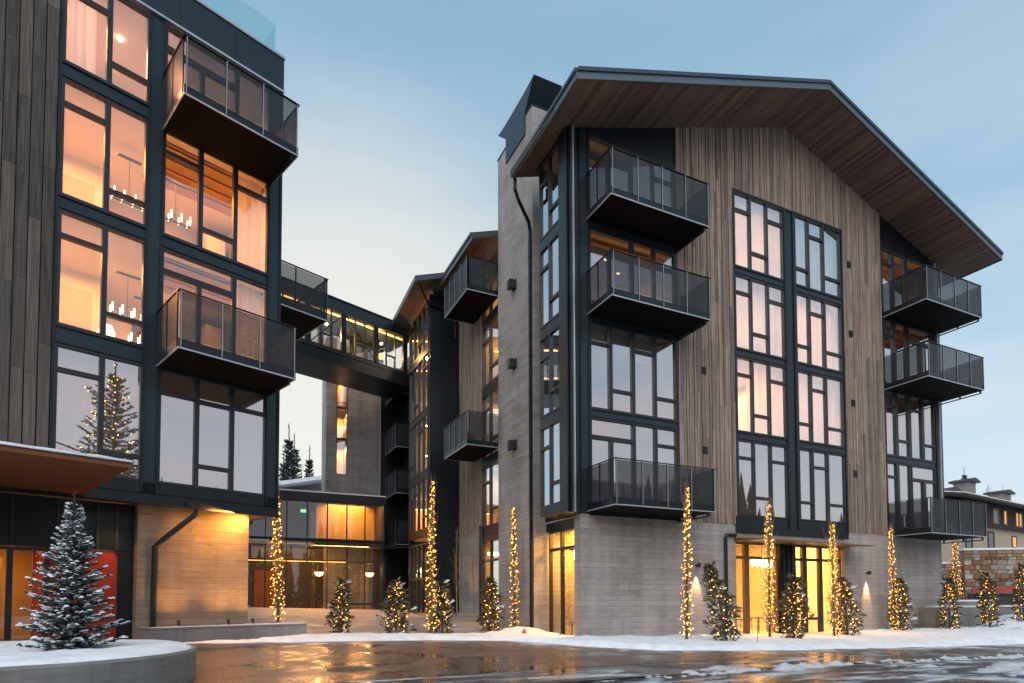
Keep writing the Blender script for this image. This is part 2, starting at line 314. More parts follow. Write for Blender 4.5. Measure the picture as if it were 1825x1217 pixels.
# ------------------------------------------------------------------ mesh helpers
class MB:
    def __init__(s, xf=None): s.v = []; s.f = []; s.xf = xf
    def add(s, pts, faces):
        k = len(s.v)
        s.v += [s.xf(*p) if s.xf else tuple(p) for p in pts]; s.f += [tuple(i + k for i in f) for f in faces]; return s
    def box(s, x0, x1, y0, y1, z0, z1):
        return s.add([(x0, y0, z0), (x1, y0, z0), (x1, y1, z0), (x0, y1, z0), (x0, y0, z1), (x1, y0, z1), (x1, y1, z1), (x0, y1, z1)],
                     [(0, 3, 2, 1), (4, 5, 6, 7), (0, 1, 5, 4), (1, 2, 6, 5), (2, 3, 7, 6), (3, 0, 4, 7)])
    def quad(s, a, b, c, d): return s.add([a, b, c, d], [(0, 1, 2, 3)])
    def prism(s, poly, fn, t0, t1):      # poly of 2D points, fn(p, q, t) -> xyz
        n = len(poly); pts = [fn(p, q, t0) for p, q in poly] + [fn(p, q, t1) for p, q in poly]
        fs = [tuple(range(n))[::-1], tuple(range(n, 2 * n))] + [(i, (i + 1) % n, n + (i + 1) % n, n + i) for i in range(n)]
        return s.add(pts, fs)
    def tube(s, pts, rad, n=6, caps=True):
        pts = [Vector(p) for p in pts]; rad = rad if isinstance(rad, (list, tuple)) else [rad] * len(pts)
        rings = []; side = None
        for i, p in enumerate(pts):
            d = (pts[min(i + 1, len(pts) - 1)] - pts[max(i - 1, 0)]).normalized()
            if side is None or abs(side.dot(d)) > .95: side = d.orthogonal().normalized()
            side = (side - d * side.dot(d)).normalized(); up = d.cross(side)
            rings.append([tuple(p + (side * math.cos(2 * PI * j / n) + up * math.sin(2 * PI * j / n)) * rad[i]) for j in range(n)])
        vs_ = [q for r_ in rings for q in r_]; fs = []
        for i in range(len(pts) - 1):
            for j in range(n): fs.append((i * n + j, i * n + (j + 1) % n, (i + 1) * n + (j + 1) % n, (i + 1) * n + j))
        if caps: fs += [tuple(range(n))[::-1], tuple(range((len(pts) - 1) * n, len(pts) * n))]
        return s.add(vs_, fs)
    def oct(s, p, r):
        x, y, z = p
        return s.add([(x + r, y, z), (x - r, y, z), (x, y + r, z), (x, y - r, z), (x, y, z + r), (x, y, z - r)],
                     [(0, 2, 4), (2, 1, 4), (1, 3, 4), (3, 0, 4), (2, 0, 5), (1, 2, 5), (3, 1, 5), (0, 3, 5)])
    def mesh(s, name, mat, smooth=False):
        me = bpy.data.meshes.new(name); me.from_pydata(s.v, [], s.f); me.update()
        if mat: me.materials.append(MATS[mat])
        if smooth: me.polygons.foreach_set('use_smooth', [True] * len(me.polygons))
        return me
    def obj(s, name, mat, parent=None, kind=None, smooth=False, label=None):
        o = bpy.data.objects.new(name, s.mesh(name, mat, smooth)); COL.objects.link(o); o.parent = parent
        if kind: o['kind'] = kind
        if label: o['label'] = label
        return o
def tag(o, label, cat, group=None):
    o['label'] = label; o['category'] = cat
    if group: o['group'] = group
    return o
def thing(name, label, cat, loc=(0, 0, 0), rz=0, group=None):
    o = bpy.data.objects.new(name, None); COL.objects.link(o); o.location = loc; o.rotation_euler = (0, 0, rz); o.empty_display_size = .3
    return tag(o, label, cat, group)
def lamp(kind, loc, energy, col=(1, .62, .32), size=1.0, parent=None, sizey=None, aim=None, blend=.6, angle=60, name='room_lamp'):
    d = bpy.data.lights.new(name, kind); d.energy = energy; d.color = col
    if kind == 'AREA':
        d.size = size
        if sizey: d.shape = 'RECTANGLE'; d.size_y = sizey
    elif kind == 'SPOT': d.spot_size = R(angle); d.spot_blend = blend; d.shadow_soft_size = size
    else: d.shadow_soft_size = size
    o = bpy.data.objects.new(name, d); COL.objects.link(o); o.location = loc; o.parent = parent
    if aim is not None: o.rotation_euler = (Vector(aim) - Vector(loc)).to_track_quat('-Z', 'Y').to_euler()
    return o
def front(v): return lambda a, d, z: (a, v + d, z)        # a along the facade, d into the building
def side(u): return lambda a, d, z: (u + d, a, z)
_unit = {}
def unit_board(mat):
    if mat not in _unit:
        b = MB(); c = .035     # a board with chamfered long edges, length along z
        prof = [(-.5, 0.5), (-.5, -.5 + c * 3), (-.5 + c, -.5), (.5 - c, -.5), (.5, -.5 + c * 3), (.5, .5)]
        b.prism(prof, lambda p, q, t: (p, q, t), -.5, .5); _unit[mat] = b.mesh('board', mat)
    return _unit[mat]
def board(parent, mat, center, size, rot=None):
    o = bpy.data.objects.new('board', unit_board(mat)); COL.objects.link(o); o.parent = parent
    o.location = center; o.scale = size
    if rot: o.rotation_euler = rot
    return o

# ------------------------------------------------------------------ building parts
def window(parent, xf, cols, z0, z1, name='window', glass='glass', fw=.055, fmat='frame', outer=.07, label=None):
    """cols: list of (a0, a1, [transom heights]); a frame with one pane object per light"""
    f = MB(xf); a0, a1 = cols[0][0], cols[-1][1]
    dd = (-.05, .09)
    f.box(a0 - outer, a1 + outer, dd[0], dd[1], z1, z1 + outer); f.box(a0 - outer, a1 + outer, dd[0], dd[1], z0 - outer, z0)
    f.box(a0 - outer, a0, dd[0], dd[1], z0, z1); f.box(a1, a1 + outer, dd[0], dd[1], z0, z1)
    lights = []
    for i, (c0, c1, tr) in enumerate(cols):
        if i: f.box(cols[i - 1][1], c0, dd[0], dd[1], z0, z1)
        zs = [z0]
        for zt in sorted(tr):
            f.box(c0, c1, dd[0] + .006, dd[1] - .006, zt - fw, zt + fw); lights.append((c0, c1, zs[-1], zt - fw)); zs[-1] = zt + fw
        lights.append((c0, c1, zs[-1], z1))
        # thin glazing beads proud of the frame
    o = f.obj(name, fmat, parent)
    if label: o['label'] = label
    for (c0, c1, p0, p1) in lights:
        t = random.uniform(-.004, .004)
        q = MB(xf).quad((c0, .02 + t, p0), (c1, .02 - t, p0), (c1, .02 - t, p1), (c0, .02 + t, p1)); q.obj('pane', glass, o)
    return o
def curtain(parent_frame, xf, a0, a1, z0, z1, d, label, mat='sheer', amp=.035, waves=None, group='curtains behind the windows'):
    n = max(8, int((a1 - a0) * 34)); b = MB(xf); ph = random.random() * 6; fq = random.uniform(.7, 1.35); amp *= random.uniform(.7, 1.4)
    rows = 5; pts = []
    for r_ in range(rows):
        z = z0 + (z1 - z0) * r_ / (rows - 1)
        for i in range(n + 1):
            a = a0 + (a1 - a0) * i / n
            wv = math.sin(a * 31 * fq + ph + r_ * .1) * amp + math.sin(a * 17.3 * fq + ph * 2 + r_ * .22) * amp * .7 + math.sin(a * 5 + r_ * .3) * .015
            pts.append((a, d + wv, z))
    fs = [(r_ * (n + 1) + i, r_ * (n + 1) + i + 1, (r_ + 1) * (n + 1) + i + 1, (r_ + 1) * (n + 1) + i) for r_ in range(rows - 1) for i in range(n)]
    b.add(pts, fs); o = b.obj('curtain', mat, None, smooth=True)
    o.location, o.rotation_euler = parent_frame.location, parent_frame.rotation_euler
    return tag(o, label, 'curtain', group)
def balcony(parent, xf, a0, a1, d, z0, zt, nfront=4, nside=2, a_left=True, a_right=True, bracket=None):
    """a slab on brackets with a rail of posts, a handrail and perforated panels, d out from the facade"""
    th = .2
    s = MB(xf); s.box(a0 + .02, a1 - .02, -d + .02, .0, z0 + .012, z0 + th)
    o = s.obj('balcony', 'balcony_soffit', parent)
    e = MB(xf)          # galvanised edge angle
    for (x0, x1, y0, y1) in ((a0 - .01, a1 + .01, -d - .012, -d + .016), (a0 - .01, a0 + .018, -d + .016, 0), (a1 - .018, a1 + .01, -d + .016, 0)):
        e.box(x0, x1, y0, y1, z0, z0 + .035)
    e.obj('edge_angle', 'steel_edge', o)
    k = MB(xf)
    for (x0, x1, y0, y1) in ((a0, a1, -d, -d + .018), (a0, a0 + .018, -d + .018, -.0), (a1 - .018, a1, -d + .018, 0)):
        k.box(x0, x1, y0, y1, z0 + .04, z0 + .26)
    k.obj('kick_plate', 'steel', o)
    def post(x, y):
        m = MB(xf).box(x - .016, x + .016, y - .02, y + .02, z0 + .036, zt - .022); m.obj('post', 'steel', o)
        c = MB(xf).box(x - .008, x + .008, y - .028, y - .021, z0 + .036, zt - .03); c.obj('post_edge', 'steel_edge', o)
    for i in range(nfront + 1):
        x = a0 + .05 + (a1 - a0 - .1) * i / nfront; post(x, -d - .005)
        if i < nfront:
            x1 = a0 + .05 + (a1 - a0 - .1) * (i + 1) / nfront
            MB(xf).box(x + .02, x1 - .02, -d - .003, -d + .003, z0 + .27, zt - .05).obj('mesh_panel', 'mesh', o)
    for edge, on in ((a0, a_left), (a1, a_right)):
        if not on: continue
        for i in range(nside + 1):
            y = -d + .10 + (d - .14) * i / nside
            MB(xf).box(edge - .02, edge + .02, y - .016, y + .016, z0 + .036, zt - .022).obj('post', 'steel', o)
            if i < nside:
                y1 = -d + .10 + (d - .14) * (i + 1) / nside
                MB(xf).box(edge - .003, edge + .003, y + .02, y1 - .02, z0 + .27, zt - .05).obj('mesh_panel', 'mesh', o)
    r_ = MB(xf)
    for (x0, x1, y0, y1) in ((a0 - .03, a1 + .03, -d - .035, -d + .03), (a0 - .03, a0 + .03, -d + .03, .0), (a1 - .03, a1 + .03, -d + .03, 0)):
        r_.box(x0, x1, y0, y1, zt - .022, zt)
    r_.obj('handrail', 'steel', o)
    if bracket is not None:
        b = MB(xf); x = bracket
        b.box(x - .03, x + .03, -d + .05, .0, z0 - .16, z0 - .12)
        for y in (-d + .08, -d * .52, -.1): b.box(x - .025, x + .025, y - .03, y + .03, z0 - .12, z0 + .011)
        b.obj('bracket', 'steel', o)
    return o

# =================================================================== BUILDING A (gabled, right)
A = thing('apartment_building', 'tall gabled apartment building with weathered timber cladding, concrete base and black balconies', 'building', OA, ROTA)
SILL = [4.70, 8.02, 11.34, 14.66]; TOP = [7.60, 10.92, 14.24, 17.60]
FA = front(0.0)
RID_U, RID_Z = 10.15, 21.25; SL = (RID_Z - 17.35) / (RID_U + 1.3); SLR = (RID_Z - 17.36) / (22.02 - RID_U)
def soff(u): return RID_Z - (RID_U - u) * SL if u < RID_U else RID_Z - (u - RID_U) * SLR

# concrete base
def conc(name, parent, boxes, mat='concrete'):
    b = MB()
    for x in boxes: b.box(*x)
    return b.obj(name, mat, parent)
conc('concrete_wall', A, [(0, 7.05, 0, .42, -.6, 4.30), (13.36, 20.4, 0, .42, -.8, 4.30), (7.05, 13.36, .04, .42, 3.62, 4.2)])
conc('concrete_wall', A, [(20.0, 20.4, .42, 9, -.8, 4.30)])
conc('concrete_tower', A, [(0, 2.0, 3.45, 6.85, -.4, 21.25)])
conc('tower_coping', A, [(-.03, 2.03, 3.42, 6.88, 21.25, 21.30)], 'steel')
# dark backing shell behind the cladding, so the boards have something to sit on
bk = MB()
bk.box(4.36, 7.13, .02, .30, 4.34, 17.3); bk.box(13.64, 16.24, .02, .30, 4.34, 17.3)
def gable_fill(b, u0, u1, z0, v0, v1):
    us = [u0] + ([RID_U] if u0 < RID_U < u1 else []) + [u1]
    poly = [(u0, z0)] + [(u1, z0)] + [(u, soff(u) + .02) for u in reversed(us)]
    b.prism(poly, lambda p, q, t: (p, t, q), v0, v1)
gable_fill(bk, 4.36, 16.24, 17.72, .02, .30); bk.box(4.36, 7.13, .02, .30, 17.3, 17.72); bk.box(13.64, 16.24, .02, .30, 17.3, 17.72)
clad = bk.obj('timber_cladding', 'wood_gap', A, label='weathered grey brown vertical timber boarding')
def clad_cols(parent, u0, u1, zlo, zhi_fn, mat, wd=.126, v=0.0, lens=(2.8, 5.0), xf=None, brk=True):
    n = max(1, round((u1 - u0) / wd)); wd = (u1 - u0) / n
    for i in range(n):
        u = u0 + (i + .5) * wd; zt = zhi_fn(u); z = zlo
        prof = random.choice((0, .012, .024, .045))
        while z < zt - .05:
            L = random.uniform(*lens) if brk else 99
            z2 = min(zt, z + L)
            if zt - z2 < .7: z2 = zt
            dp = .035 + prof + random.uniform(0, .004)
            c = (u, v + .02 - dp / 2, (z + z2) / 2 + .0)
            rot = None; ctr = c
            if xf: ctr = xf(u, .02 - dp / 2, (z + z2) / 2); rot = (0, 0, PI / 2)
            board(parent, mat, ctr, (wd - random.uniform(.012, .026), dp, z2 - z - .008), (0, 0, -PI / 2) if xf else None); z = z2
clad_cols(clad, 4.30, 7.16, 4.28, soff, 'wood_siding')
clad_cols(clad, 13.62, 16.30, 4.28, soff, 'wood_siding')
clad_cols(clad, 7.16, 13.62, 17.745, soff, 'wood_siding')
# steel surround of the central bay, beams and columns
st = MB()
st.box(7.13, 7.20, -.05, .12, 4.25, 17.72); st.box(13.56, 13.63, -.05, .12, 4.25, 17.72); st.box(7.13, 13.63, -.06, .12, 17.66, 17.74)
st.obj('steel_surround', 'steel', A)
for (x0, x1) in ((9.96, 10.10), (10.48, 10.62)): MB().box(x0, x1, -.075, .12, 4.24, 17.655).obj('column', 'steel', A)
MB().box(10.10, 10.48, -.02, .12, 4.24, 17.655).obj('column_web', 'steel_cladding', A)
for k in range(3):
    zb, zt = TOP[k] + .07, SILL[k + 1] - .07
    for (x0, x1) in ((7.20, 9.96), (10.62, 13.56)):
        be_ = MB(); be_.box(x0, x1, -.028, .1, zb + .03, zt - .03); o = be_.obj('beam', 'steel_cladding', A)
        MB().box(x0, x1, -.07, .1, zt - .03, zt).obj('flange', 'steel', o); MB().box(x0, x1, -.07, .1, zb, zb + .03).obj('flange', 'steel', o)
MB().box(7.05, 13.63, -.03, .10, 3.98, 4.62).obj('beam', 'steel', A)
# central windows
CL = [(7.25, 8.03), (8.13, 8.97), (9.07, 9.90)]; CR = [(10.68, 11.40), (11.52, 12.34), (12.46, 13.44)]
win = {}
for k in range(4):
    z0, z1 = SILL[k], TOP[k]; hi, lo = z1 - .66, z0 + .70
    win[k, 'L'] = window(A, FA, [(*CL[0], [hi]), (*CL[1], [lo]), (*CL[2], [hi])], z0, z1, outer=.05)
    win[k, 'R'] = window(A, FA, [(*CR[0], [lo]), (*CR[1], [hi]), (*CR[2], [lo])], z0, z1, outer=.05)
# left bay, front
LB = [(.46, 1.20), (1.34, 2.17), (2.31, 3.16), (3.28, 4.14)]
def bay_rows(cols, mirrored):
    for k in range(4):
        z0, z1 = SILL[k], TOP[k]; hi, lo = z1 - .62, z0 + .70
        if k == 2 - 1:
            cc = [(*cols[i], [hi] if i % 2 == 0 else [lo]) for i in range(4)]
            window(A, FA, cc, z0, z1)
        else:
            if not mirrored:
                o = window(A, FA, [(cols[0][0], cols[1][1], []), ], z1 - .55, z1)
                window(A, FA, [(*cols[0], []), (*cols[1], [])], z0 + .02, z1 - .69, name='balcony_door')
                window(A, FA, [(*cols[2], []), (*cols[3], [hi])], z0, z1)
            else:
                window(A, FA, [(*cols[0], [hi]), (*cols[1], [])], z0, z1)
                window(A, FA, [(cols[2][0], cols[3][1], [])], z1 - .55, z1)
                window(A, FA, [(*cols[2], []), (*cols[3], [])], z0 + .02, z1 - .69, name='balcony_door')
bay_rows(LB, False)
RB = [(16.40, 17.06), (17.26, 18.04), (18.24, 19.04), (19.24, 20.0)]
bay_rows(RB, True)
for (u0, u1) in ((.40, 4.30), (16.30, 20.12)):
    for k in range(3):
        zb, zt = TOP[k] + .075, SILL[k + 1] - .075
        o = MB().box(u0, u1, -.028, .1, zb + .03, zt - .03).obj('beam', 'steel_cladding', A)
        MB().box(u0, u1, -.07, .1, zt - .03, zt).obj('flange', 'steel', o); MB().box(u0, u1, -.07, .1, zb, zb + .03).obj('flange', 'steel', o)
    MB().box(u0, u1, -.04, .1, 4.26, 4.62).obj('beam', 'steel', A)
    g = MB(); gable_fill(g, u0, u1, 17.68, -.012, .10); g.obj('gable_panel', 'steel', A)
for u in (4.22, 16.30): MB().box(u, u + .075, -.045, .11, 4.26, soff(u)).obj('jamb', 'steel', A)
# corner steelwork, left: ribbed columns wrapping the corner
for (x0, x1, y0, y1, mt) in ((-.56, -.50, -.10, .17, 'steel'), (-.50, -.44, .02, .17, 'steel'), (-.44, -.38, -.12, .17, 'steel'), (-.38, -.30, .03, .17, 'steel'), (-.30, -.25, -.14, .17, 'steel_edge'),
                             (-.25, -.02, -.02, .17, 'steel_cladding'), (-.02, .04, -.10, .17, 'steel'), (.04, .34, -.035, .17, 'steel_cladding'), (.34, .40, -.08, .17, 'steel')):
    MB().prism([(x0, 4.32), (x1, 4.32), (x1, soff(x1)), (x0, soff(x0))], lambda p, q, t: (p, t, q), y0, y1).obj('corner_column', mt, A)
MB().prism([(.17, 4.34), (.42, 4.34), (.42, 17.75), (.17, 17.75)], lambda p, q, t: (-.56, p, q) if t == 0 else (-.44, p, q), 0, 1).obj('corner_column', 'steel', A)
# left bay, side glazing (overhangs the ground floor door)
SV = side(-.44)
SC = [(1.30, 1.88), (.46, 1.22)]
for k in range(4):
    z0, z1 = SILL[k] + .06, TOP[k] - .02
    zz = z1 if k < 3 else 17.45
    window(A, SV, [(.48, 1.20, [z0 + .72]), (1.28, 1.90, [zz - .72])], z0, zz)
    MB(SV).box(.42, 1.97, -.03, .1, zz + .07, zz + .44 if k < 3 else 17.80).obj('beam', 'steel', A)
MB(SV).box(.42, 1.97, -.05, .1, 4.38, 4.69).obj('beam', 'steel', A)
MB().box(-.40, .9, 1.97, 2.05, 4.40, 17.6).obj('bay_end_wall', 'steel', A)
MB().box(-.42, 2.0, .18, 1.96, 4.385, 4.44).obj('bay_soffit', 'steel', A)
MB().box(.5, .6, 2.06, 3.44, 4.4, 17.6).obj('bay_return_wall', 'steel', A)
# ground floor side door, lit
window(A, side(.62), [(1.30, 2.28, [3.30]), (2.38, 3.20, [3.30])], .05, 3.95, name='door', glass='glass_clear', outer=.07)
MB().box(.55, .8, .43, 3.44, 4.03, 4.37).obj('door_header', 'steel', A)
# right corner column
MB().box(20.12, 20.30, -.08, .3, 4.25, 17.8).obj('corner_column', 'steel', A)
MB().box(20.30, 20.36, -.16, .3, 4.25, 17.8).obj('corner_column', 'steel_edge', A)
MB().box(20.36, 20.66, -.06, .3, 4.25, 17.75).obj('corner_column', 'steel', A)
MB().box(20.45, 20.55, .3, 7, 4.3, 17.6).obj('end_wall', 'steel', A)
# floor slabs, partitions, back wall of the rooms
for k in range(4):
    MB().box(.52, 20.43, .12, 7, TOP[k - 1] + .09 if k else 4.36, SILL[k] - .06).obj('floor_slab', 'ceiling_paint', A)
    MB().box(-.36, .519, .19, 1.95, TOP[k - 1] + .09 if k else 4.45, SILL[k] - .06).obj('floor_slab', 'ceiling_paint', A)
MB().box(-.36, .519, .19, 1.95, 17.5, 17.55).obj('ceiling', 'ceiling_paint', A); MB().box(.52, 20.43, .12, 7, 17.62, 17.67).obj('ceiling', 'ceiling_paint', A)
for k in range(4):
    for u in (4.22, 10.2, 16.2): MB().box(u, u + .12, .135, 5.2, SILL[k] - .06, TOP[k] + .09 if k < 3 else 17.62).obj('partition_wall', 'white_paint', A)
    MB().box(.61, 20.43, 5.2, 5.3, SILL[k] - .06, TOP[k] + .09 if k < 3 else 17.62).obj('back_wall', 'white_paint', A)
# curtains
FLN = ['second', 'third', 'fourth', 'fifth']
for k in range(4):
    mt = 'linen' if k == 0 else 'sheer'
    if k == 2 - 1:
        curtain(A, FA, 8.10, 9.94, SILL[k], TOP[k], .34, 'pale sheer curtain drawn over two lights of the %s floor central window, left half' % FLN[k])
    elif k == 0:
        curtain(A, FA, 8.95, 9.94, SILL[k], TOP[k], .34, 'beige linen curtain in the left half of the second floor central window', 'linen', .05)
    else:
        curtain(A, FA, 7.22, 9.94, SILL[k], TOP[k], .34, 'pale sheer curtain across the left half of the %s floor central window' % FLN[k])
    if k == 0: curtain(A, FA, 10.64, 12.42, SILL[k], TOP[k], .34, 'beige linen curtain in the right half of the second floor central window', 'linen', .05)
    else: curtain(A, FA, 10.64, 13.5, SILL[k], TOP[k], .34, 'pale sheer curtain across the right half of the %s floor central window' % FLN[k])
    curtain(A, FA, 3.25, 4.2, SILL[k], TOP[k], .30, 'narrow pale curtain beside the timber wall, %s floor window over the corner' % FLN[k])
# balconies
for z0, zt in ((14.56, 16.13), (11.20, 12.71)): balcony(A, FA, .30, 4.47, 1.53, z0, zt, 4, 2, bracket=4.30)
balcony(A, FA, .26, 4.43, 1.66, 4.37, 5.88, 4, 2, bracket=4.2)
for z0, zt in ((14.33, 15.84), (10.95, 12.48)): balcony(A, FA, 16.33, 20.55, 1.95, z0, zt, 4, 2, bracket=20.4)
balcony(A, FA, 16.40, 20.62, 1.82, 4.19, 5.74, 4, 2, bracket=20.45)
# vents
for u, z in ((5.54, 16.41), (5.50, 13.24), (5.50, 10.09), (5.51, 7.02), (13.47 + .55, 16.27), (14.05, 13.14), (14.1, 10.04), (14.14, 6.89)):
    o = MB().box(u - .11, u + .11, -.075, -.02, z - .14, z + .14).obj('vent', 'black_iron', A)
    for j in range(3): MB().box(u - .10, u + .10, -.10, -.076, z - .10 + j * .085, z - .06 + j * .085).obj('louvre', 'steel', o)
# ground floor storefront
window(A, front(.16), [(7.10, 7.62, [3.02]), (7.86, 9.35, [3.02])], -.22, 3.54, name='shopfront', glass='glass_clear', fmat='bronze_canopy')
window(A, front(.16), [(10.50, 10.90, [3.02]), (11.16, 11.90, [3.02, .55]), (12.10, 13.20, [3.02])], -.26, 3.54, name='shopfront', glass='glass_clear', fmat='frame')
MB().box(9.50, 10.36, .02, .42, -.3, 3.6).obj('pier', 'steel', A)
for u in (9.60, 9.85, 10.1): MB().box(u, u + .035, -.03, .019, -.3, 3.6).obj('pier_rib', 'steel', A)
MB().box(7.05, 13.36, -.22, -.30 + .42, 3.0, 3.0).v if False else None
cn = MB(); cn.add([(6.95, .04, 3.78), (13.75, .04, 3.78), (13.55, -1.30, 3.58), (7.05, -1.30, 3.62), (6.95, .04, 3.66), (13.75, .04, 3.66), (13.55, -1.30, 3.55), (7.05, -1.30, 3.59)],
       [(0, 1, 2, 3), (4, 7, 6, 5), (0, 4, 5, 1), (1, 5, 6, 2), (2, 6, 7, 3), (3, 7, 4, 0)])
cn.obj('entrance_canopy', 'bronze_canopy', A)
# downpipe beside the shopfront
MB().tube([(7.0, -.06, 3.86), (6.50, -.08, 3.84), (6.46, -.08, 3.74), (6.46, -.08, -.2)], .065, 8).obj('downpipe', 'steel', A)
# downpipe on the tower
MB().tube([(-1.12, 2.72, 17.40), (-1.12, 2.74, 17.0), (-.9, 2.9, 16.75), (-.2, 3.40, 16.35), (-.09, 3.52, 16.1), (-.09, 3.52, -.1)], .07, 8).obj('downpipe', 'steel', A)
for z in (3, 7, 11, 15): MB().box(-.17, 0, 3.47, 3.57, z, z + .05).obj('pipe_clip', 'black_iron', A)
# wall lamps on the tower (unlit boxes) and the spot on the front wall
for z in (14.69, 11.31, 7.86):
    o = MB().box(-.30, -.02, 4.98, 5.24, z - .2, z + .16).obj('wall_lamp', 'black_iron', A)
    MB().box(-.34, -.22, 5.03, 5.19, z - .27, z - .21).obj('lamp_lens', 'frame', o); MB().box(-.02, .0, 4.94, 5.28, z - .24, z + .2).obj('back_plate', 'steel', o)
for u, z in ((14.75, 2.47), (5.03, 2.59)):
    b = MB(); b.box(u - .03, u + .03, -.16, 0, z + .02, z + .08); b.tube([(u, -.18, z + .13), (u, -.18, z - .03)], .07, 10)
    b.obj('wall_lamp', 'black_iron', A)
    o = lamp('SPOT', (u, -.17, z - .06), 420, (1, .55, .26), .03, A, aim=(u, .02, z - 1.3), angle=40, blend=.8, name='spot_lamp')
# chimney hood
ch = MB()
ch.box(-.05, -.01, 4.04, 5.90, 20.48, 22.25)
ch.obj('chimney_plate', 'steel_cladding', A)
hd = MB()
for (v0, vt, zb_) in ((4.04, 3.20, 21.33), (5.90, 6.72, 21.58)):
    n_ = .04 if vt < v0 else -.04
    hd.add([(-.02, v0, zb_), (1.25, v0, zb_), (1.25, vt, 22.32), (-.02, vt, 22.32), (-.02, v0 + n_, zb_), (1.25, v0 + n_, zb_), (1.25, vt + n_, 22.34), (-.02, vt + n_, 22.34)],
           [(0, 1, 2, 3), (4, 7, 6, 5), (0, 4, 5, 1), (1, 5, 6, 2), (2, 6, 7, 3), (3, 7, 4, 0)])
hd.box(1.21, 1.25, 4.10, 5.84, 21.33, 22.25)
for (v0, vt, zb_) in ((4.041, 3.20, 21.33), (5.899, 6.72, 21.58)): hd.prism([(v0, zb_), (vt, 22.32), (v0, 22.25)], lambda p, q, t: (t, p, q), -.05, -.021)
hd.obj('chimney_hood', 'steel_cladding', A)
for v_, z_ in ((4.25, 21.2), (4.25, 20.75), (4.95, 21.2), (4.95, 20.75), (5.7, 21.2), (5.7, 20.75)): MB().oct((-.055, v_, z_), .035).obj('bolt', 'black_iron', A)

# roof of A: two planes with thickness, timber soffit boards, metal fascia
EL, ER = -1.32, 22.02; VF = -2.12
def roof_plane(u0, u1, v0, v1, t0=.03, t1=.30, mat='roof_dark', name='roof', parent=A):
    b = MB(); P_ = [(u0, soff(u0)), (u1, soff(u1))]
    pts = []
    for v in (v0, v1):
        for (u, z) in P_: pts += [(u, v, z + t0), (u, v, z + t1)]
    b.add(pts, [(0, 2, 6, 4), (1, 5, 7, 3), (0, 1, 3, 2), (4, 6, 7, 5), (0, 4, 5, 1), (2, 3, 7, 6)])
    return b.obj(name, mat, parent)
def sub_roof(name, u0, u1, v0, v1): return roof_plane(u0, u1, v0, v1, name=name)
roofL = sub_roof('roof', EL, RID_U, VF, 2.7); roofR = sub_roof('roof', RID_U, ER, VF, 12)
sub_roof('roof', 2.05, RID_U, 2.7, 12); roofB = sub_roof('roof', EL + .1, 2.049, 6.92, 12.0)
wd = .128
def soffit_boards(parent, u0, u1, v0, v1, slope):
    n = round((u1 - u0) / wd); w_ = (u1 - u0) / n
    for i in range(n):
        u = u0 + (i + .5) * w_
        L = v1 - v0; dz = random.uniform(0, .006)
        board(parent, 'wood_soffit', (u, (v0 + v1) / 2, soff(u) + .012 - dz), (w_ - .008, .028, L), (PI / 2, math.atan(-slope) if False else 0, 0)).rotation_euler = (-PI / 2, -math.atan(slope), 0)
soffit_boards(roofL, EL + .03, .42, VF + .04, 2.66, SL)
soffit_boards(roofL, .42, RID_U, VF + .04, 0.12, SL)
soffit_boards(roofR, RID_U, 20.6, VF + .04, 0.12, -SLR)
soffit_boards(roofR, 20.6, ER - .03, VF + .04, 6.0, -SLR)
soffit_boards(roofB, EL + .13, .10, 6.95, 11.95, SL)
# fascia strips (two steps, like the metal edge in the picture)
def fascia(p0, p1, out, name='fascia', parent=A):
    (u0, v0, z0), (u1, v1, z1) = p0, p1
    d = Vector((u1 - u0, v1 - v0, 0)).normalized(); nrm = Vector((d.y, -d.x, 0)) * out
    for (o0, o1, a, b_, mt) in ((.0, .035, -.03, .22, 'steel_cladding'), (.03, .085, .225, .34, 'steel_edge')):
        m = MB(); pts = []
        for (u, v, z) in ((u0, v0, z0), (u1, v1, z1)):
            for o_ in (o0, o1):
                for zz in (a, b_): pts.append((u + nrm.x * o_, v + nrm.y * o_, z + zz))
        m.add(pts, [(0, 1, 3, 2), (4, 6, 7, 5), (0, 4, 5, 1), (2, 3, 7, 6), (0, 2, 6, 4), (1, 5, 7, 3)]); m.obj(name, mt, parent)
plain('fascia_metal', (.06, .08, .10), .4, .5); plain('fascia_light', (.12, .145, .17), .45, .5)
def fascia2(p0, p1, nrm, parent=A, name='fascia'):
    nrm = Vector(nrm)
    for (o0, o1, a, b_, mt) in ((.0, .035, -.03, .20, 'fascia_light'), (.0, .085, .205, .33, 'fascia_metal')):
        m = MB(); pts = []
        for (u, v, z) in (p0, p1):
            for o_ in (o0, o1):
                for zz in (a, b_): pts.append((u + nrm.x * o_, v + nrm.y * o_, z + zz))
        m.add(pts, [(0, 1, 3, 2), (4, 6, 7, 5), (0, 4, 5, 1), (2, 3, 7, 6), (0, 2, 6, 4), (1, 5, 7, 3)]); m.obj(name, mt, parent)
fascia2((EL, VF, soff(EL)), (RID_U, VF, RID_Z), (0, -1, 0)); fascia2((RID_U, VF, RID_Z), (ER, VF, soff(ER)), (0, -1, 0))
fascia2((EL, VF, soff(EL)), (EL + .12, 2.7, soff(EL)), (-1, 0, 0)); fascia2((ER, VF, soff(ER)), (ER, 12, soff(ER)), (1, 0, 0))
fascia2((EL + .1, 6.92, soff(EL)), (EL + .1, 12.0, soff(EL)), (-1, 0, 0))

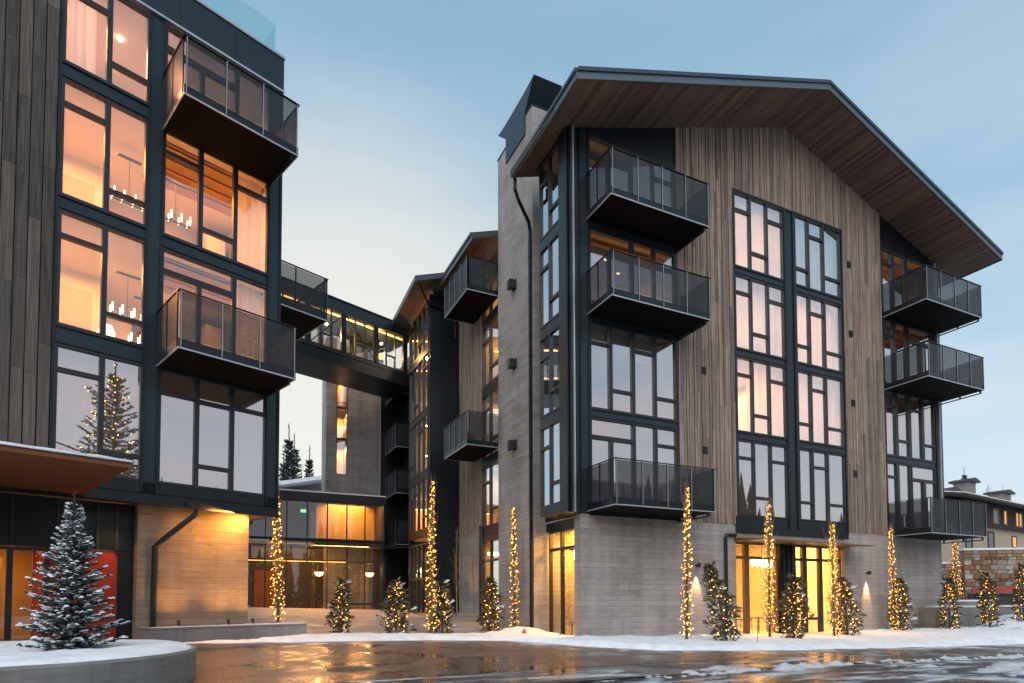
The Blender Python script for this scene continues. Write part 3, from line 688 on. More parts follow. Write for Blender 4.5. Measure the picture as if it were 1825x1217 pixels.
# side of A behind the tower
SA = side(.12)
conc('concrete_wall', A, [(.12, .5, 8.98, 12.18, -.2, 4.72)])
o = MB(); o.box(.15, .4, 9.0, 12.18, 4.72, 17.8); clad2 = o.obj('timber_cladding', 'wood_gap', A, label='strip of timber boarding on the courtyard side')
clad_cols(clad2, 9.0, 12.16, 4.70, lambda u: 17.6, 'wood_siding', .16, 0, (3, 5), side(.13))
SROW = [(4.85, 7.55), (8.1, 11.0), (11.5, 14.3), (14.75, 17.2)]
for i, (z0, z1) in enumerate(SROW):
    window(A, SA, [(6.95, 7.95, [z0 + .7]), (8.05, 8.86, [z1 - .7])], z0, z1)
    MB(SA).box(6.87, 8.97, -.04, .12, z0 - .42, z0 - .07).obj('beam', 'steel', A)
    MB().box(.2, 4.2, 6.9, 8.99, z0 - .40, z0 - .10).obj('floor_slab', 'ceiling_paint', A); 
    MB().box(2.1, 2.2, 6.9, 8.99, z0 - .1, z1 + .1).obj('back_wall', 'orange_wall', A)
    MB().box(.3, 2.1, 8.99, 9.06, z0 - .1, z1 + .1).obj('partition_wall', 'white_paint', A)
window(A, SA, [(6.95, 7.9, [3.2]), (8.0, 8.86, [3.2])], .25, 4.1, name='door', glass='glass_clear')
MB(SA).box(6.87, 8.97, -.02, .1, 4.17, 4.42).obj('beam', 'steel', A)
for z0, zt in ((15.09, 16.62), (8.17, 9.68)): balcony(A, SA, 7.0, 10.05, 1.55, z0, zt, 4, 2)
MB().tube([(.0, 9.0, 4.9), (.0, 9.0, .5), (-.25, 9.0, .25)], .06, 8).obj('downpipe', 'steel', A)

# wing behind, with dark cladding and a glazed side
WG = thing('building_wing', 'dark metal clad wing with a tall glazed side facing the courtyard', 'building', OA, ROTA)
SW = side(-1.5)
MB().box(-1.5, .12, 12.2, 12.4, -.2, 17.3).obj('metal_wall', 'steel', WG)
for zz in (4.4, 7.7, 11.0, 14.3): MB().box(-1.5, .12, 12.185, 12.199, zz, zz + .02).obj('panel_joint', 'black_iron', WG)
WR = [(5.15, 7.75), (8.25, 11.1), (11.5, 14.3), (14.75, 17.0)]
for i, (z0, z1) in enumerate(WR):
    cs = [12.50, 13.35, 14.22, 15.08, 15.95]
    window(WG, SW, [(cs[j] , cs[j + 1] - .10, [[z0 + .6], [], [z1 - .6], []][(j + i) % 4]) for j in range(4)], z0, z1)
    MB(SW).box(12.40, 16.0, -.03, .12, z0 - .42, z0 - .07).obj('beam', 'steel', WG)
    MB().box(-1.37, 3, 12.42, 16.1, z0 - .40, z0 - .12).obj('floor_slab', 'ceiling_paint', WG)
    MB().box(1.2, 1.3, 12.42, 16.1, z0 - .1, z1 + .1).obj('back_wall', 'orange_wall' if i % 2 == 0 else 'white_paint', WG)
    MB().box(-1.3, 1.2, 15.97, 16.08, z0 - .1, z1 + .1).obj('partition_wall', 'white_paint', WG)
window(WG, SW, [(12.50, 13.3, [2.5]), (13.42, 14.1, [2.5]), (14.22, 15.0, [2.5]), (15.1, 15.85, [2.5])], .75, 4.3, glass='glass_clear')
MB().box(1.2, 1.3, 12.42, 16.1, .3, 4.6).obj('back_wall', 'orange_wall', WG)
MB().box(-1.42, 3, 12.42, 16.1, .2, .6).obj('floor_slab', 'oak_floor', WG)
MB().box(-1.5, -1.4, 16.0, 16.2, 0, 17.0).obj('corner_column', 'steel', WG)
MB().box(-.6, -.3, 16.2, 24, 0, 16.9).obj('metal_wall', 'steel', WG)
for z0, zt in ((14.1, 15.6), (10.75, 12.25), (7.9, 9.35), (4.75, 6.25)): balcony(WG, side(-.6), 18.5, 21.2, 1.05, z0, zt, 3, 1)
MB().box(-1.95, -.6, 21.35, 21.5, 0, 15.5).obj('metal_wall', 'steel', WG)
# its roof
def roof_simple(b, c0, c1, c2, c3, t): 
    b.add([*c0_(c0, 0), *c0_(c1, 0), *c0_(c2, 0), *c0_(c3, 0), *c0_(c0, t), *c0_(c1, t), *c0_(c2, t), *c0_(c3, t)], [(0, 3, 2, 1), (4, 5, 6, 7), (0, 1, 5, 4), (1, 2, 6, 5), (2, 3, 7, 6), (3, 0, 4, 7)])
def c0_(c, t): return [(c[0], c[1], c[2] + t)]
rw = MB(); roof_simple(rw, (-2.65, 11.0, 17.15), (4.0, 11.0, 19.4), (4.0, 20, 19.4), (-2.5, 16.5, 17.15), .28)
rwo = rw.obj('roof', 'fascia_metal', WG)
sl2 = (19.4 - 17.15) / 6.65
for i in range(22):
    u = -2.55 + i * .125 + .06
    board(rwo, 'wood_soffit', (u, 13.7, 17.15 + (u + 2.65) * sl2 - .018), (.117, .028, 5.3), None).rotation_euler = (-PI / 2, -math.atan(sl2), 0)
MB().box(-1.3, 1.0, 12.1, 12.3, 17.25, 17.75).obj('parapet', 'fascia_metal', WG)
MB().tube([(-2.4, 11.2, 17.2), (-1.75, 12.0, 16.8), (-.2, 12.12, 16.5), (-.1, 12.12, 15.2)], .06, 8).obj('downpipe', 'steel', WG)

# =================================================================== lobby pavilion
LV = 18.4
LBY = thing('lobby_pavilion', 'two storey glass entrance lobby at the back of the courtyard', 'building', OA, ROTA)
FL = front(LV)
lu = [-12.2, -11.1, -10.0, -8.95, -7.85, -6.75, -5.65, -4.55, -3.5, -2.5]
window(LBY, FL, [(lu[i], lu[i + 1] - .06, []) for i in range(9)], 4.92, 7.0, glass='glass_lobby')
window(LBY, FL, [(lu[i], lu[i + 1] - .06, [3.66]) for i in range(7)], .86, 4.72, glass='glass_lobby')
window(LBY, FL, [(lu[7] + .03, lu[8] - .06, [3.60, 1.15]), (lu[8], lu[9] - .06, [3.60, 1.15])], .86, 4.72, name='entrance_door', glass='glass_lobby')
MB(FL).box(-12.3, -2.3, -.10, .3, 7.07, 7.55).obj('roof_edge', 'steel', LBY)
MB(FL).box(-12.3, -2.3, -.12, .32, 7.55, 7.62).obj('snow_cap', 'snow', LBY)
MB(FL).box(-12.3, -2.3, .3, 7.0, 7.40, 7.55).obj('roof', 'roof_dark', LBY)
MB(FL).box(-12.3, -2.3, .14, 6.9, 4.70, 4.95).obj('floor_slab', 'dark_interior', LBY)
MB(FL).box(-12.3, -2.45, 3.6, 3.8, .8, 4.69).obj('back_wall', 'dark_interior', LBY)
MB(FL).box(-6.0, -2.45, 2.4, 2.6, 4.95, 7.39).obj('back_wall', 'orange_wall', LBY)
MB(FL).box(-12.3, -6.02, 5.0, 5.2, 4.95, 7.39).obj('back_wall', 'dark_interior', LBY)
MB(FL).box(-12.3, -2.45, .3, 6, .70, .84).obj('floor', 'oak_floor', LBY)
MB(FL).box(-12.25, -2.5, .16, .22, 3.60, 3.66).obj('led_cove', 'led_strip', LBY)
MB(FL).box(-2.44, -2.30, .0, 6, .6, 7.4).obj('end_wall', 'steel', LBY)
MB(FL).box(-9.4, -8.2, 3.5, 3.58, .85, 3.2).obj('timber_door', 'rust_canopy', LBY)
MB(FL).box(-10.9, -10.5, .6, 1.0, .86, 1.5).obj('kiosk', 'white_paint', LBY)
canb = MB(FL); canb.box(-12.0, -8.9, -1.6, -.1, 4.52, 4.62); canb.obj('entrance_canopy', 'steel_edge', LBY)
canb = MB(FL); canb.box(-6.6, -1.4, -1.6, -.1, 4.40, 4.50); canb.obj('entrance_canopy', 'steel', LBY)
for i, u in enumerate((-10.7, -6.0, -3.05)):
    pw = A2W(u, LV + .9, 3.0)
    t = thing('pendant_lamp', 'glowing bowl pendant lamp on chains inside the lobby, %s' % ('beside the lit concrete wall', 'midway along the glass', 'above the double entrance doors')[i], 'lamp', pw, ROTA)
    b = MB(); n = 12
    prof = [(.02, -.22), (.16, -.18), (.25, -.06), (.27, .04)]
    pts = [(r_ * math.cos(2 * PI * j / n), r_ * math.sin(2 * PI * j / n), z) for r_, z in prof for j in range(n)]
    b.add(pts, [(k * n + j, k * n + (j + 1) % n, (k + 1) * n + (j + 1) % n, (k + 1) * n + j) for k in range(3) for j in range(n)]); b.obj('lamp_shade', 'lantern_shade', t)
    b = MB()
    for j in range(3): b.tube([(.26 * math.cos(j * 2.1), .26 * math.sin(j * 2.1), .04), (0, 0, .62)], .012, 4)
    b.tube([(0, 0, .62), (0, 0, 1.68)], .012, 4); b.obj('chain', 'black_iron', t)
    lamp('POINT', (0, 0, .25), 22, (1, .6, .25), .15, t, name='lamp_bulb')
ex = MB(); ex.box(-.16, .16, -.02, .02, -.11, .11)
eo = thing('exit_sign', 'green lit EXIT sign behind the upper lobby glass', 'sign', A2W(-6.9, LV + 1.0, 6.6), ROTA)
ex.obj('sign_box', 'black_iron', eo)
def text_obj(body, size, loc, parent, mat, name='lettering', rot=(PI / 2, 0, 0)):
    c = bpy.data.curves.new(name, 'FONT'); c.body = body; c.size = size; c.align_x = 'CENTER'; c.align_y = 'CENTER'; c.extrude = .004
    o = bpy.data.objects.new(name, c); COL.objects.link(o); o.parent = parent; o.location = loc; o.rotation_euler = rot; c.materials.append(MATS[mat])
    dg = bpy.context.evaluated_depsgraph_get(); me = bpy.data.meshes.new_from_object(o.evaluated_get(dg)); bpy.data.objects.remove(o)
    o2 = bpy.data.objects.new(name, me); COL.objects.link(o2); o2.parent = parent; o2.location = loc; o2.rotation_euler = rot
    if not me.materials: me.materials.append(MATS[mat])
    return o2
plain('sign_green', (.02, .5, .05), .4)
emit('sign_face', (.05, .9, .10), 1.2); emit('sign_text', (.9, 1, .9), 1.6)
MB().box(-.15, .15, -.026, -.021, -.10, .10).obj('sign_face', 'sign_face', eo)
text_obj('EXIT', .15, (0, -.032, 0), eo, 'sign_text')

# stair tower behind the lobby
STW = thing('stair_tower', 'grey concrete stair tower with a tall lit slot window behind the lobby', 'tower', OA, ROTA)
conc('concrete_wall', STW, [(-5.40, -4.77, 21.3, 23.2, 0, 18), (-4.07, -2.0, 21.3, 23.2, 0, 18), (-4.77, -4.07, 21.3, 23.2, 0, 9.3), (-4.77, -4.07, 23.0, 23.2, 9.3, 18)])
window(STW, front(21.4), [(-4.72, -4.12, [11.6, 13.6])], 9.36, 16.6, name='slot_window')
MB().box(-4.76, -4.08, 22.9, 22.99, 9.3, 18).obj('back_wall', 'orange_wall', STW)
for zz in (11.7, 13.7): MB().box(-4.75, -4.09, 21.55, 22.88, zz, zz + .06).obj('stair_landing', 'white_paint', STW)
for zz in (13.5, 11.5):
    o = MB()
    for j in range(7): o.box(-4.75, -4.09, 21.52, 21.54, zz - .5 + j * .075, zz - .46 + j * .075)
    o.obj('blind', 'fabric_pale', STW)
lamp('AREA', (-4.42, 22.2, 16.2), 130, (1, .55, .2), .4, STW); lamp('AREA', (-4.42, 22.2, 11.3), 110, (1, .5, .16), .4, STW); lamp('AREA', (-4.42, 22.2, 13.4), 110, (1, .5, .16), .4, STW)

# =================================================================== footbridge
FB_ = thing('footbridge', 'glazed steel footbridge linking the two buildings high above the courtyard', 'bridge', OB, ROTB)
BF = front(10.9)
MB(BF).box(-.5, 13.2, -.06, 2.6, 14.0, 14.62).obj('deck', 'steel', FB_)
MB(BF).box(-.5, 13.2, -.10, 0, 14.62, 14.74).obj('deck_flange', 'steel_cladding', FB_)
MB(BF).box(-.5, 13.2, -.06, 2.6, 16.95, 17.55).obj('roof', 'steel_cladding', FB_)
MB(BF).box(-.5, 13.2, -.12, 2.7, 17.55, 17.62).obj('roof_edge', 'steel', FB_)
bx_ = [.2, 2.3, 4.4, 6.5, 8.55, 10.6, 12.6]
for i in range(6):
    a0, a1 = bx_[i] + .12, bx_[i + 1] - .12
    w3 = (a1 - a0) / 3
    window(FB_, BF, [(a0 + j * w3, a0 + (j + 1) * w3 - .05, [15.5] if j == 1 else []) for j in range(3)], 14.86, 16.85, glass='glass_clear', fw=.035, outer=.05)
    window(FB_, front(13.4), [(a0 + j * w3, a0 + (j + 1) * w3 - .05, []) for j in range(3)], 14.86, 16.85, glass='glass', fw=.035, outer=.05)
for x in bx_:
    MB(BF).box(x - .1, x + .1, -.09, .12, 14.75, 16.94).obj('column', 'steel', FB_)
    MB(BF).box(x - .1, x + .1, 2.4, 2.6, 14.75, 16.94).obj('column', 'steel', FB_)
for i, up in ((3, 1), (4, 0)):
    a, b = bx_[i], bx_[i + 1]
    MB(BF).tube([(a, -.11, 14.75 if up else 16.9), (b, -.11, 16.9 if up else 14.75)], .03, 5).obj('brace', 'steel', FB_)
MB(BF).box(.2, 12.6, .16, .22, 16.80, 16.85).obj('led_cove', 'led_strip', FB_)
MB(BF).box(-.4, 13.1, .14, 2.36, 14.64, 14.72).obj('floor', 'oak_floor', FB_)
for u_ in (7.9, 11.4): lamp('POINT', (u_, 12.0, 16.2), 210, (1, .55, .22), .1, FB_, name='bridge_bulb')
for i, u_ in enumerate((7.9, 11.4)):
    o = MB().oct((0, 0, 0), .09).obj('globe_lamp', 'lamp_warm', None); o.location = B2W(u_, 11.6, 16.4)
    tag(o, 'small glowing ceiling globe inside the footbridge, %s' % ('towards the tall left building', 'beside the dark courtyard wing')[i], 'lamp', 'globe lamps in the footbridge')

# =================================================================== BUILDING B (left)
B = thing('apartment_building', 'tall steel framed apartment building with dark timber boarding and lit rooms beside the round planter', 'building', OB, ROTB)
FBt = front(0)
BS = [4.58, 8.15, 11.40, 14.78]; BT = [7.58, 10.92, 14.26, 17.20]
BC1 = [(-5.53, -4.68), (-4.56, -3.76)]
BC2 = [(-3.27, -2.42), (-2.30, -1.46), (-1.34, -.45)]
# timber on the far left
o = MB(); o.box(-11.5, -5.70, .03, .30, 4.4, 17.35); bclad = o.obj('timber_cladding', 'wood_gap', B, label='dark weathered vertical timber boards')
clad_cols(bclad, -11.0, -5.66, 4.4, lambda u: 17.36, 'wood_dark', .255, 0, (2.0, 4.6))
for (x0, x1) in ((-5.66, -5.60), (-3.68, -3.36), (-.38, -.06)):
    MB().box(x0, x1, -.05, .14, 4.22, 17.34).obj('column', 'steel_cladding' if x1 - x0 > .1 else 'steel', B)
for x in (-3.70, -3.36, -.40, -.06): MB().box(x - .02, x + .02, -.10, .12, 4.22, 17.34).obj('column_flange', 'steel', B)
MB().box(-.06, .0, -.06, .3, 3.98, 17.34).obj('corner_column', 'steel', B)
for k in range(3):
    zb, zt = BT[k] + .075, BS[k + 1] - .075
    for (x0, x1) in ((-5.60, -3.72), (-3.34, -.42)):
        o = MB().box(x0, x1, -.03, .1, zb + .03, zt - .03).obj('beam', 'steel_cladding', B)
        MB().box(x0, x1, -.075, .1, zt - .03, zt).obj('flange', 'steel', o); MB().box(x0, x1, -.075, .1, zb, zb + .03).obj('flange', 'steel', o)
for k in range(4):
    z0, z1 = BS[k], BT[k]; hi, lo = z1 - .57, z0 + .56
    window(B, FBt, glass='glass' if k == 0 else 'glass_lit', cols=[(*BC1[0], [hi]), (*BC1[1], [lo])], z0=z0, z1=z1)
    if k in (0, 2):
        window(B, FBt, glass='glass' if k == 0 else 'glass_lit', cols=[(*BC2[0], [hi]), (*BC2[1], [lo]), (*BC2[2], [hi])] if k == 2 else [(*BC2[0], [hi]), (*BC2[1], [hi - .04, lo]), (*BC2[2], [hi])], z0=z0, z1=z1)
    else:
        window(B, FBt, glass='glass' if k == 0 else 'glass_lit', cols=[(BC2[0][0], BC2[1][1], [])], z0=z1 - .5, z1=z1); window(B, FBt, glass='glass' if k == 0 else 'glass_lit', cols=[(*BC2[0], []), (*BC2[1], [])], z0=z0 + .02, z1=z1 - .64, name='balcony_door')
        window(B, FBt, glass='glass' if k == 0 else 'glass_lit', cols=[(*BC2[2], [])], z0=z0, z1=z1)
MB().box(-9.0, -.06, -.05, .14, 4.22, 4.50).obj('beam', 'steel', B)
MB().box(-9.0, 0, -.02, .3, 3.94, 4.21).obj('edge_beam', 'steel', B)
MB().box(-2.6, .0, -.10, -.021, 3.90, 4.12).obj('edge_beam', 'steel', B)
MB().box(-9.0, 0, .302, 3.6, 3.99, 4.2).obj('soffit', 'timber_ceiling', B)
# top: metal clad storey with panels, coping and glass rail
n = 6
for i in range(n):
    x0 = -9.0 + i * 1.5; o = MB().box(x0 + .006, x0 + 1.494, -.10, .3, 17.40, 18.42).obj('cladding_panel', 'steel_cladding', B)
MB().box(-9.0, .0, -.085, .3, 17.34, 18.40).obj('parapet', 'steel', B)
MB().box(-9.0, .02, -.14, .32, 18.42, 18.50).obj('coping', 'steel_edge', B)
MB().box(-9.0, .0, -.13, .1, 17.33, 17.39).obj('flashing', 'steel_edge', B)
for i in range(3): MB().box(-6.12 + i * 2.0, -4.14 + i * 2.0, .30, .32, 18.5, 19.78).obj('glass_rail', 'glass_rail', B)
MB().box(-.13, -.11, .33, 4.0, 18.5, 19.78).obj('glass_rail', 'glass_rail', B)
# rooms
for k in range(4):
    MB().box(-5.62, -.08, .16, 5.5, BT[k - 1] + .09 if k else 4.20, BS[k] - .06).obj('floor_slab', 'ceiling_paint', B)
    zt = BT[k] + .09 if k < 3 else 17.3
    MB().box(-5.75, -5.62, .16, 5.5, BS[k] - .06, zt).obj('partition_wall', 'white_paint', B)
    MB().box(-5.61, -.2, 4.6, 4.7, BS[k] - .06, zt).obj('back_wall', 'white_paint', B)
    MB().box(-5.3, -4.0, 3.1, 4.59, BS[k] - .06, zt).obj('partition_wall', 'white_paint', B)
    MB().box(-.2, -.1, .16, 5.5, BS[k] - .06, zt).obj('end_wall', 'white_paint', B)
MB().box(-5.62, -.08, .16, 5.5, 17.3, 17.33).obj('ceiling', 'ceiling_paint', B)
MB().box(-.1, -.02, .31, 8, 3.98, 18.4).obj('end_wall', 'steel', B)
MB().box(-9, -.1, 7.9, 8, 3.98, 18.4).obj('rear_wall', 'steel', B)
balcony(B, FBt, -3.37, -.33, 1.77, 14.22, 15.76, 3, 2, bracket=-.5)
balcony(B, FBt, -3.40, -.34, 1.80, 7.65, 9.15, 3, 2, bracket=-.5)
# balcony on the end wall (projects along the facade line)
eb = lambda a, d, z: (-d, a, z)
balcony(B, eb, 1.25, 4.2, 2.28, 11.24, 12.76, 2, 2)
for k in range(4):
    if k in (2, 1): curtain(B, FBt, -1.36, -.5, BS[k], BT[k], .28, 'pale curtain at the corner window of the %s floor, building with the dark boards' % FLN[k], group='curtains of the left building')
curtain(B, FBt, -5.5, -4.85, BS[3], BT[3], .28, 'pale gathered curtain in the top floor window beside the dark boards', group='curtains of the left building')
curtain(B, FBt, -5.5, -3.76, BS[0], BT[0], .28, 'long pale curtain in the second floor window above the canopy', group='curtains of the left building')
curtain(B, FBt, -1.36, -.5, BS[0], BT[0], .28, 'pale curtain at the second floor corner window above the lit concrete wall', group='curtains of the left building')
# ground floor: concrete wall, recessed shopfront, canopy
conc('concrete_wall', B, [(-3.60, -.62, .60, 3.4, -.2, 3.98)], 'concrete_warm')
GV = front(.95)
MB(GV).box(-9.0, -3.61, -.05, .3, 2.72, 3.97).obj('fascia_wall', 'steel', B)
for x in (-7.1, -6.2, -5.3, -4.45, -4.02): MB(GV).box(x - .03, x + .03, -.09, -.051, 2.72, 3.97).obj('fascia_rib', 'black_iron', B)
window(B, GV, [(-9.0, -7.2, []), (-7.1, -6.28, []), (-6.16, -5.55, [])], .30, 2.62, name='shopfront', glass='glass_clear')
MB(GV).box(-5.46, -3.98, -.02, .1, .1, 2.70).obj('red_door_panel', 'red_panel', B)
MB(GV).box(-4.74, -4.70, -.04, -.021, .1, 2.70).obj('door_joint', 'black_iron', B)
MB(GV).box(-3.97, -3.62, -.05, .1, .1, 2.70).obj('door_frame', 'steel', B)
MB(GV).box(-5.5, -5.42, .12, 2.19, .28, 2.95).obj('partition_wall', 'red_panel', B); MB(GV).box(-9.0, -5.5, 2.2, 2.3, .1, 3.9).obj('back_wall', 'orange_wall', B)
MB(GV).box(-9.0, -3.6, .12, 2.2, .05, .28).obj('floor', 'oak_floor', B)
MB(GV).box(-9.0, -3.6, .32, 2.2, 2.95, 3.05).obj('ceiling', 'ceiling_paint', B)
cb = MB(); cb.box(-9.5, -4.95, -4.30, .1, 4.0, 4.10); cano = cb.obj('canopy', 'rust_canopy', B)
sc_ = MB(); rs = random.Random(3)
nx, ny = 46, 8; X0, X1, Y0, Y1 = -9.5, -4.93, -4.34, -.2
pts = []
for j in range(ny + 1):
    for i in range(nx + 1):
        x = X0 + (X1 - X0) * i / nx; y = Y0 + (Y1 - Y0) * j / ny
        e_ = min(i, nx - i, j + .0, ny - j); t_ = .045 + .03 * noise.noise(Vector((x * 2.1, y * 2.0, 3))) + (.03 if e_ > 0 else 0)
        pts.append((x, y, 4.10 + max(.02, t_)))
pts += [(X0, Y0, 4.1), (X1, Y0, 4.1), (X1, Y1, 4.1)]
fs = [(j * (nx + 1) + i, j * (nx + 1) + i + 1, (j + 1) * (nx + 1) + i + 1, (j + 1) * (nx + 1) + i) for j in range(ny) for i in range(nx)]
K = (nx + 1) * (ny + 1)
fs += [(i, K, i + 1) if i < nx // 2 else (i, K + 1, i + 1) for i in range(nx)] + [(nx // 2, K, K + 1)]
fs += [(j * (nx + 1) + nx, K + 1, (j + 1) * (nx + 1) + nx) for j in range(ny)] + [(ny * (nx + 1) + nx, K + 1, K + 2)]
sc_.add(pts, fs); sc_.obj('snow_cap', 'snow', cano, smooth=True)
# downpipe
MB().tube([(-2.30, -.06, 3.96), (-2.34, .0, 3.78), (-3.05, .42, 3.02), (-3.2, .5, 2.85), (-3.22, .5, .55)], .075, 10).obj('downpipe', 'steel', B)
MB().prism([(-3.62, .5), (-3.2, .5), (-3.3, .58), (-3.62, .58)], lambda p, q, t: (p, q, t), 2.8, 2.801) if False else None
# framed textile inside the shop window
tx = MB(); tx.box(-.42, .42, 0, .03, -.85, .85)
to = thing('framed_textile', 'framed patterned folk textile hanging behind the ground floor window', 'picture', B2W(-6.75, 1.9, 1.55), ROTB)
def textile_mat():
    m, t, b, o = newmat('textile'); setc(b, None, .8)
    oc = coords(t, 'obj', (7, 1, 7)); v = N(t, 'ShaderNodeTexVoronoi'); v.feature = 'DISTANCE_TO_EDGE'; t.links.new(oc, v.inputs[0]); v.inputs['Scale'].default_value = 1.3
    s = N(t, 'ShaderNodeSeparateXYZ'); t.links.new(coords(t, 'obj'), s.inputs[0])
    wv = math_n(t, 'SINE', math_n(t, 'MULTIPLY', s.outputs[2], 26)); c = rampn(t, math_n(t, 'ADD', math_n(t, 'MULTIPLY', wv, .10), v.outputs[0]), [(.05, (.05, .02, .01)), (.14, (.62, .34, .12)), (.4, (.72, .42, .15))])
    t.links.new(c, b.inputs['Base Color']); MATS['textile'] = m
textile_mat()
tx.obj('textile', 'textile', to)
fr_ = MB()
for (x0, x1, z0, z1) in ((-.48, .48, .85, .91), (-.48, .48, -.91, -.85), (-.48, -.42, -.85, .85), (.42, .48, -.85, .85)): fr_.box(x0, x1, -.02, .04, z0, z1)
fr_.obj('picture_frame', 'orange_wall', to)

# chandeliers (linear candle fixtures) in building B
def chandelier(p, label, drop):
    t = thing('chandelier', label, 'chandelier', p, ROTB, 'candle chandeliers in the left building')
    b = MB(); b.box(-.42, .42, -.02, .02, -.02, .02); b.tube([(0, 0, .02), (0, 0, drop)], .01, 4); b.box(-.3, .3, -.05, .05, drop, drop + .03)
    for x in (-.38, -.14, .14, .38): b.box(x - .012, x + .012, -.14, .14, -.012, .012)
    b.obj('chandelier_frame', 'black_iron', t)
    for x in (-.38, -.14, .14, .38):
        for y in (-.13, .13):
            MB().tube([(x, y, .02), (x, y, .26)], .018, 6).obj('candle', 'candle_lamp', t)
chandelier(B2W(-2.45, 1.9, 12.95), 'iron candle chandelier seen through the fourth floor window under the top balcony', 1.2)
chandelier(B2W(-3.1, 2.3, 9.0), 'iron candle chandelier hanging behind the third floor balcony', 1.4)
chandelier(B2W(-3.75, 1.5, 9.4), 'iron candle chandelier in the third floor room beside the steel column', 1.2)
chandelier(B2W(-3.75, 1.6, 12.75), 'iron candle chandelier in the fourth floor room beside the steel column', 1.3)
t = thing('table_lamp', 'glowing white lantern lamp in the third floor window of the left building', 'lamp', B2W(-4.35, 1.0, 8.16), ROTB)
b = MB(); b.prism([(-.14, 0), (-.19, .32), (-.10, .52), (.10, .52), (.19, .32), (.14, 0)], lambda p, q, tt: (p, tt, q + .12), -.14, .14); b.obj('lamp_shade', 'lantern_shade', t)
MB().box(-.08, .08, -.08, .08, 0, .12).obj('lamp_base', 'black_iron', t)

# room lights -------------------------------------------------------
WARM = (1, .48, .19); PEACH = (1, .50, .26); AMBER = (1, .46, .09)
def room(parent, x, y, z, e, col=WARM, s=1.6): lamp('AREA', (x, y, z), e, col, s, parent, aim=(x, y - .001, z - 2))
for k, (e1, e2, c1, c2) in enumerate(((9, 9, PEACH, PEACH), (360, 270, (1, .44, .16), PEACH), (250, 330, PEACH, PEACH), (290, 60, PEACH, (1, .72, .55)))):
    room(A, 8.6, 2.4, TOP[k] - .1, e1, c1, 2.2); room(A, 12.0, 2.4, TOP[k] - .1, e2, c2, 2.2)
for k, (eL, eR) in enumerate(((7, 6), (16, 34), (200, 110), (90, 170))):
    room(A, 2.4, 2.6, TOP[k] - .1, eL, (1, .40, .10)); room(A, 18.2, 2.6, TOP[k] - .1, eR, (1, .40, .10))
for z0, z1 in SROW: room(A, 1.2, 7.9, z1 - .05, 85, AMBER, .8)
room(A, 1.3, 7.9, 4.0, 150, AMBER, .8)
for i, (z0, z1) in enumerate(WR): room(WG, .2, 14.2, z1 - .05, (170, 130, 150, 140)[i], (1, .46, .11), 1.0)
room(WG, .2, 14.2, 4.2, 190, AMBER, 1.2)
for k, (e1, e2) in enumerate(((6, 4), (130, 105), (130, 190), (125, 75))):
    col = (1, .42, .21) if k == 3 else (1, .33, .07)
    room(B, -4.6, 1.7, BT[k] - .08, e1, col, 1.2); room(B, -1.8, 2.2, BT[k] - .08, e2, col, 1.6)
room(B, -6.8, 1.8, 2.9, 38, AMBER, 1.0)
lamp('SPOT', (-4.1, .35, 3.9), 160, (1, .5, .18), .05, B, aim=(-4.3, .93, .6), angle=70, blend=1, name='unseen_soffit_lamp')  # added spot without a fixture, gives the red panel its orange glow
room(LBY, -4.2, LV + 1.4, 7.30, 210, (1, .46, .11), 2.4); room(LBY, -7.2, LV + 1.6, 4.6, 170, (1, .42, .10), 4); lamp('AREA', (-6.0, LV - .9, 4.3), 240, (1, .46, .14), 5, LBY, sizey=.4, aim=(-6.0, LV - 2.5, 0), name='plaza_fill_lamp')  # the last lamp has no fixture, added to warm the plaza
# shop interior of A, ground floor
MB().box(.85, 20.0, 7.5, 7.6, -.4, 4.3).obj('back_wall', 'orange_wall', A)
MB().box(.63, 20.0, .43, 7.5, -.42, -.22).obj('floor', 'oak_floor', A)
MB().box(.85, 20.0, .43, 7.5, 4.22, 4.30).obj('ceiling', 'ceiling_paint', A)
MB().box(6.6, 6.7, .43, 7.5, -.2, 4.2).obj('partition_wall', 'white_paint', A); MB().box(13.6, 13.7, .43, 7.5, -.2, 4.2).obj('partition_wall', 'white_paint', A)
room(A, 9.0, 2.2, 4.15, 680, (1, .43, .055), 2.5); room(A, 12.2, 2.2, 4.15, 470, (1, .43, .055), 2.0); room(A, 1.5, 1.9, 4.1, 330, (1, .45, .06), .8); room(A, 3.0, 3.2, 4.15, 700, (1, .45, .06), 2.5)
# crystal-like valance lamps in the shop, stools and tables
def stool(p, label, rz):
    t = thing('bar_stool', label, 'stool', p, rz, 'stools in the lit ground floor room')
    MB().box(-.2, .2, -.2, .2, .70, .75).obj('seat', 'furniture', t)
    for sx in (-1, 1):
        for sy in (-1, 1): MB().tube([(sx * .16, sy * .16, .70), (sx * .21, sy * .21, 0)], .016, 5).obj('leg', 'furniture', t)
    MB().tube([(-.18, .19, .75), (-.19, .22, 1.08), (.19, .22, 1.08), (.18, .19, .75)], .016, 5).obj('backrest', 'furniture', t)
for i, (u, v) in enumerate(((7.5, 1.6), (8.5, 1.7), (9.1, 1.5), (10.8, 1.6), (12.0, 1.7))):
    stool(A2W(u, v, -.22), 'dark wooden stool behind the shopfront glass %s' % ('left of the first wrapped tree', 'behind the first wrapped tree', 'right of the first wrapped tree', 'beside the dark pier', 'behind the framed glass door')[i], ROTA + i)
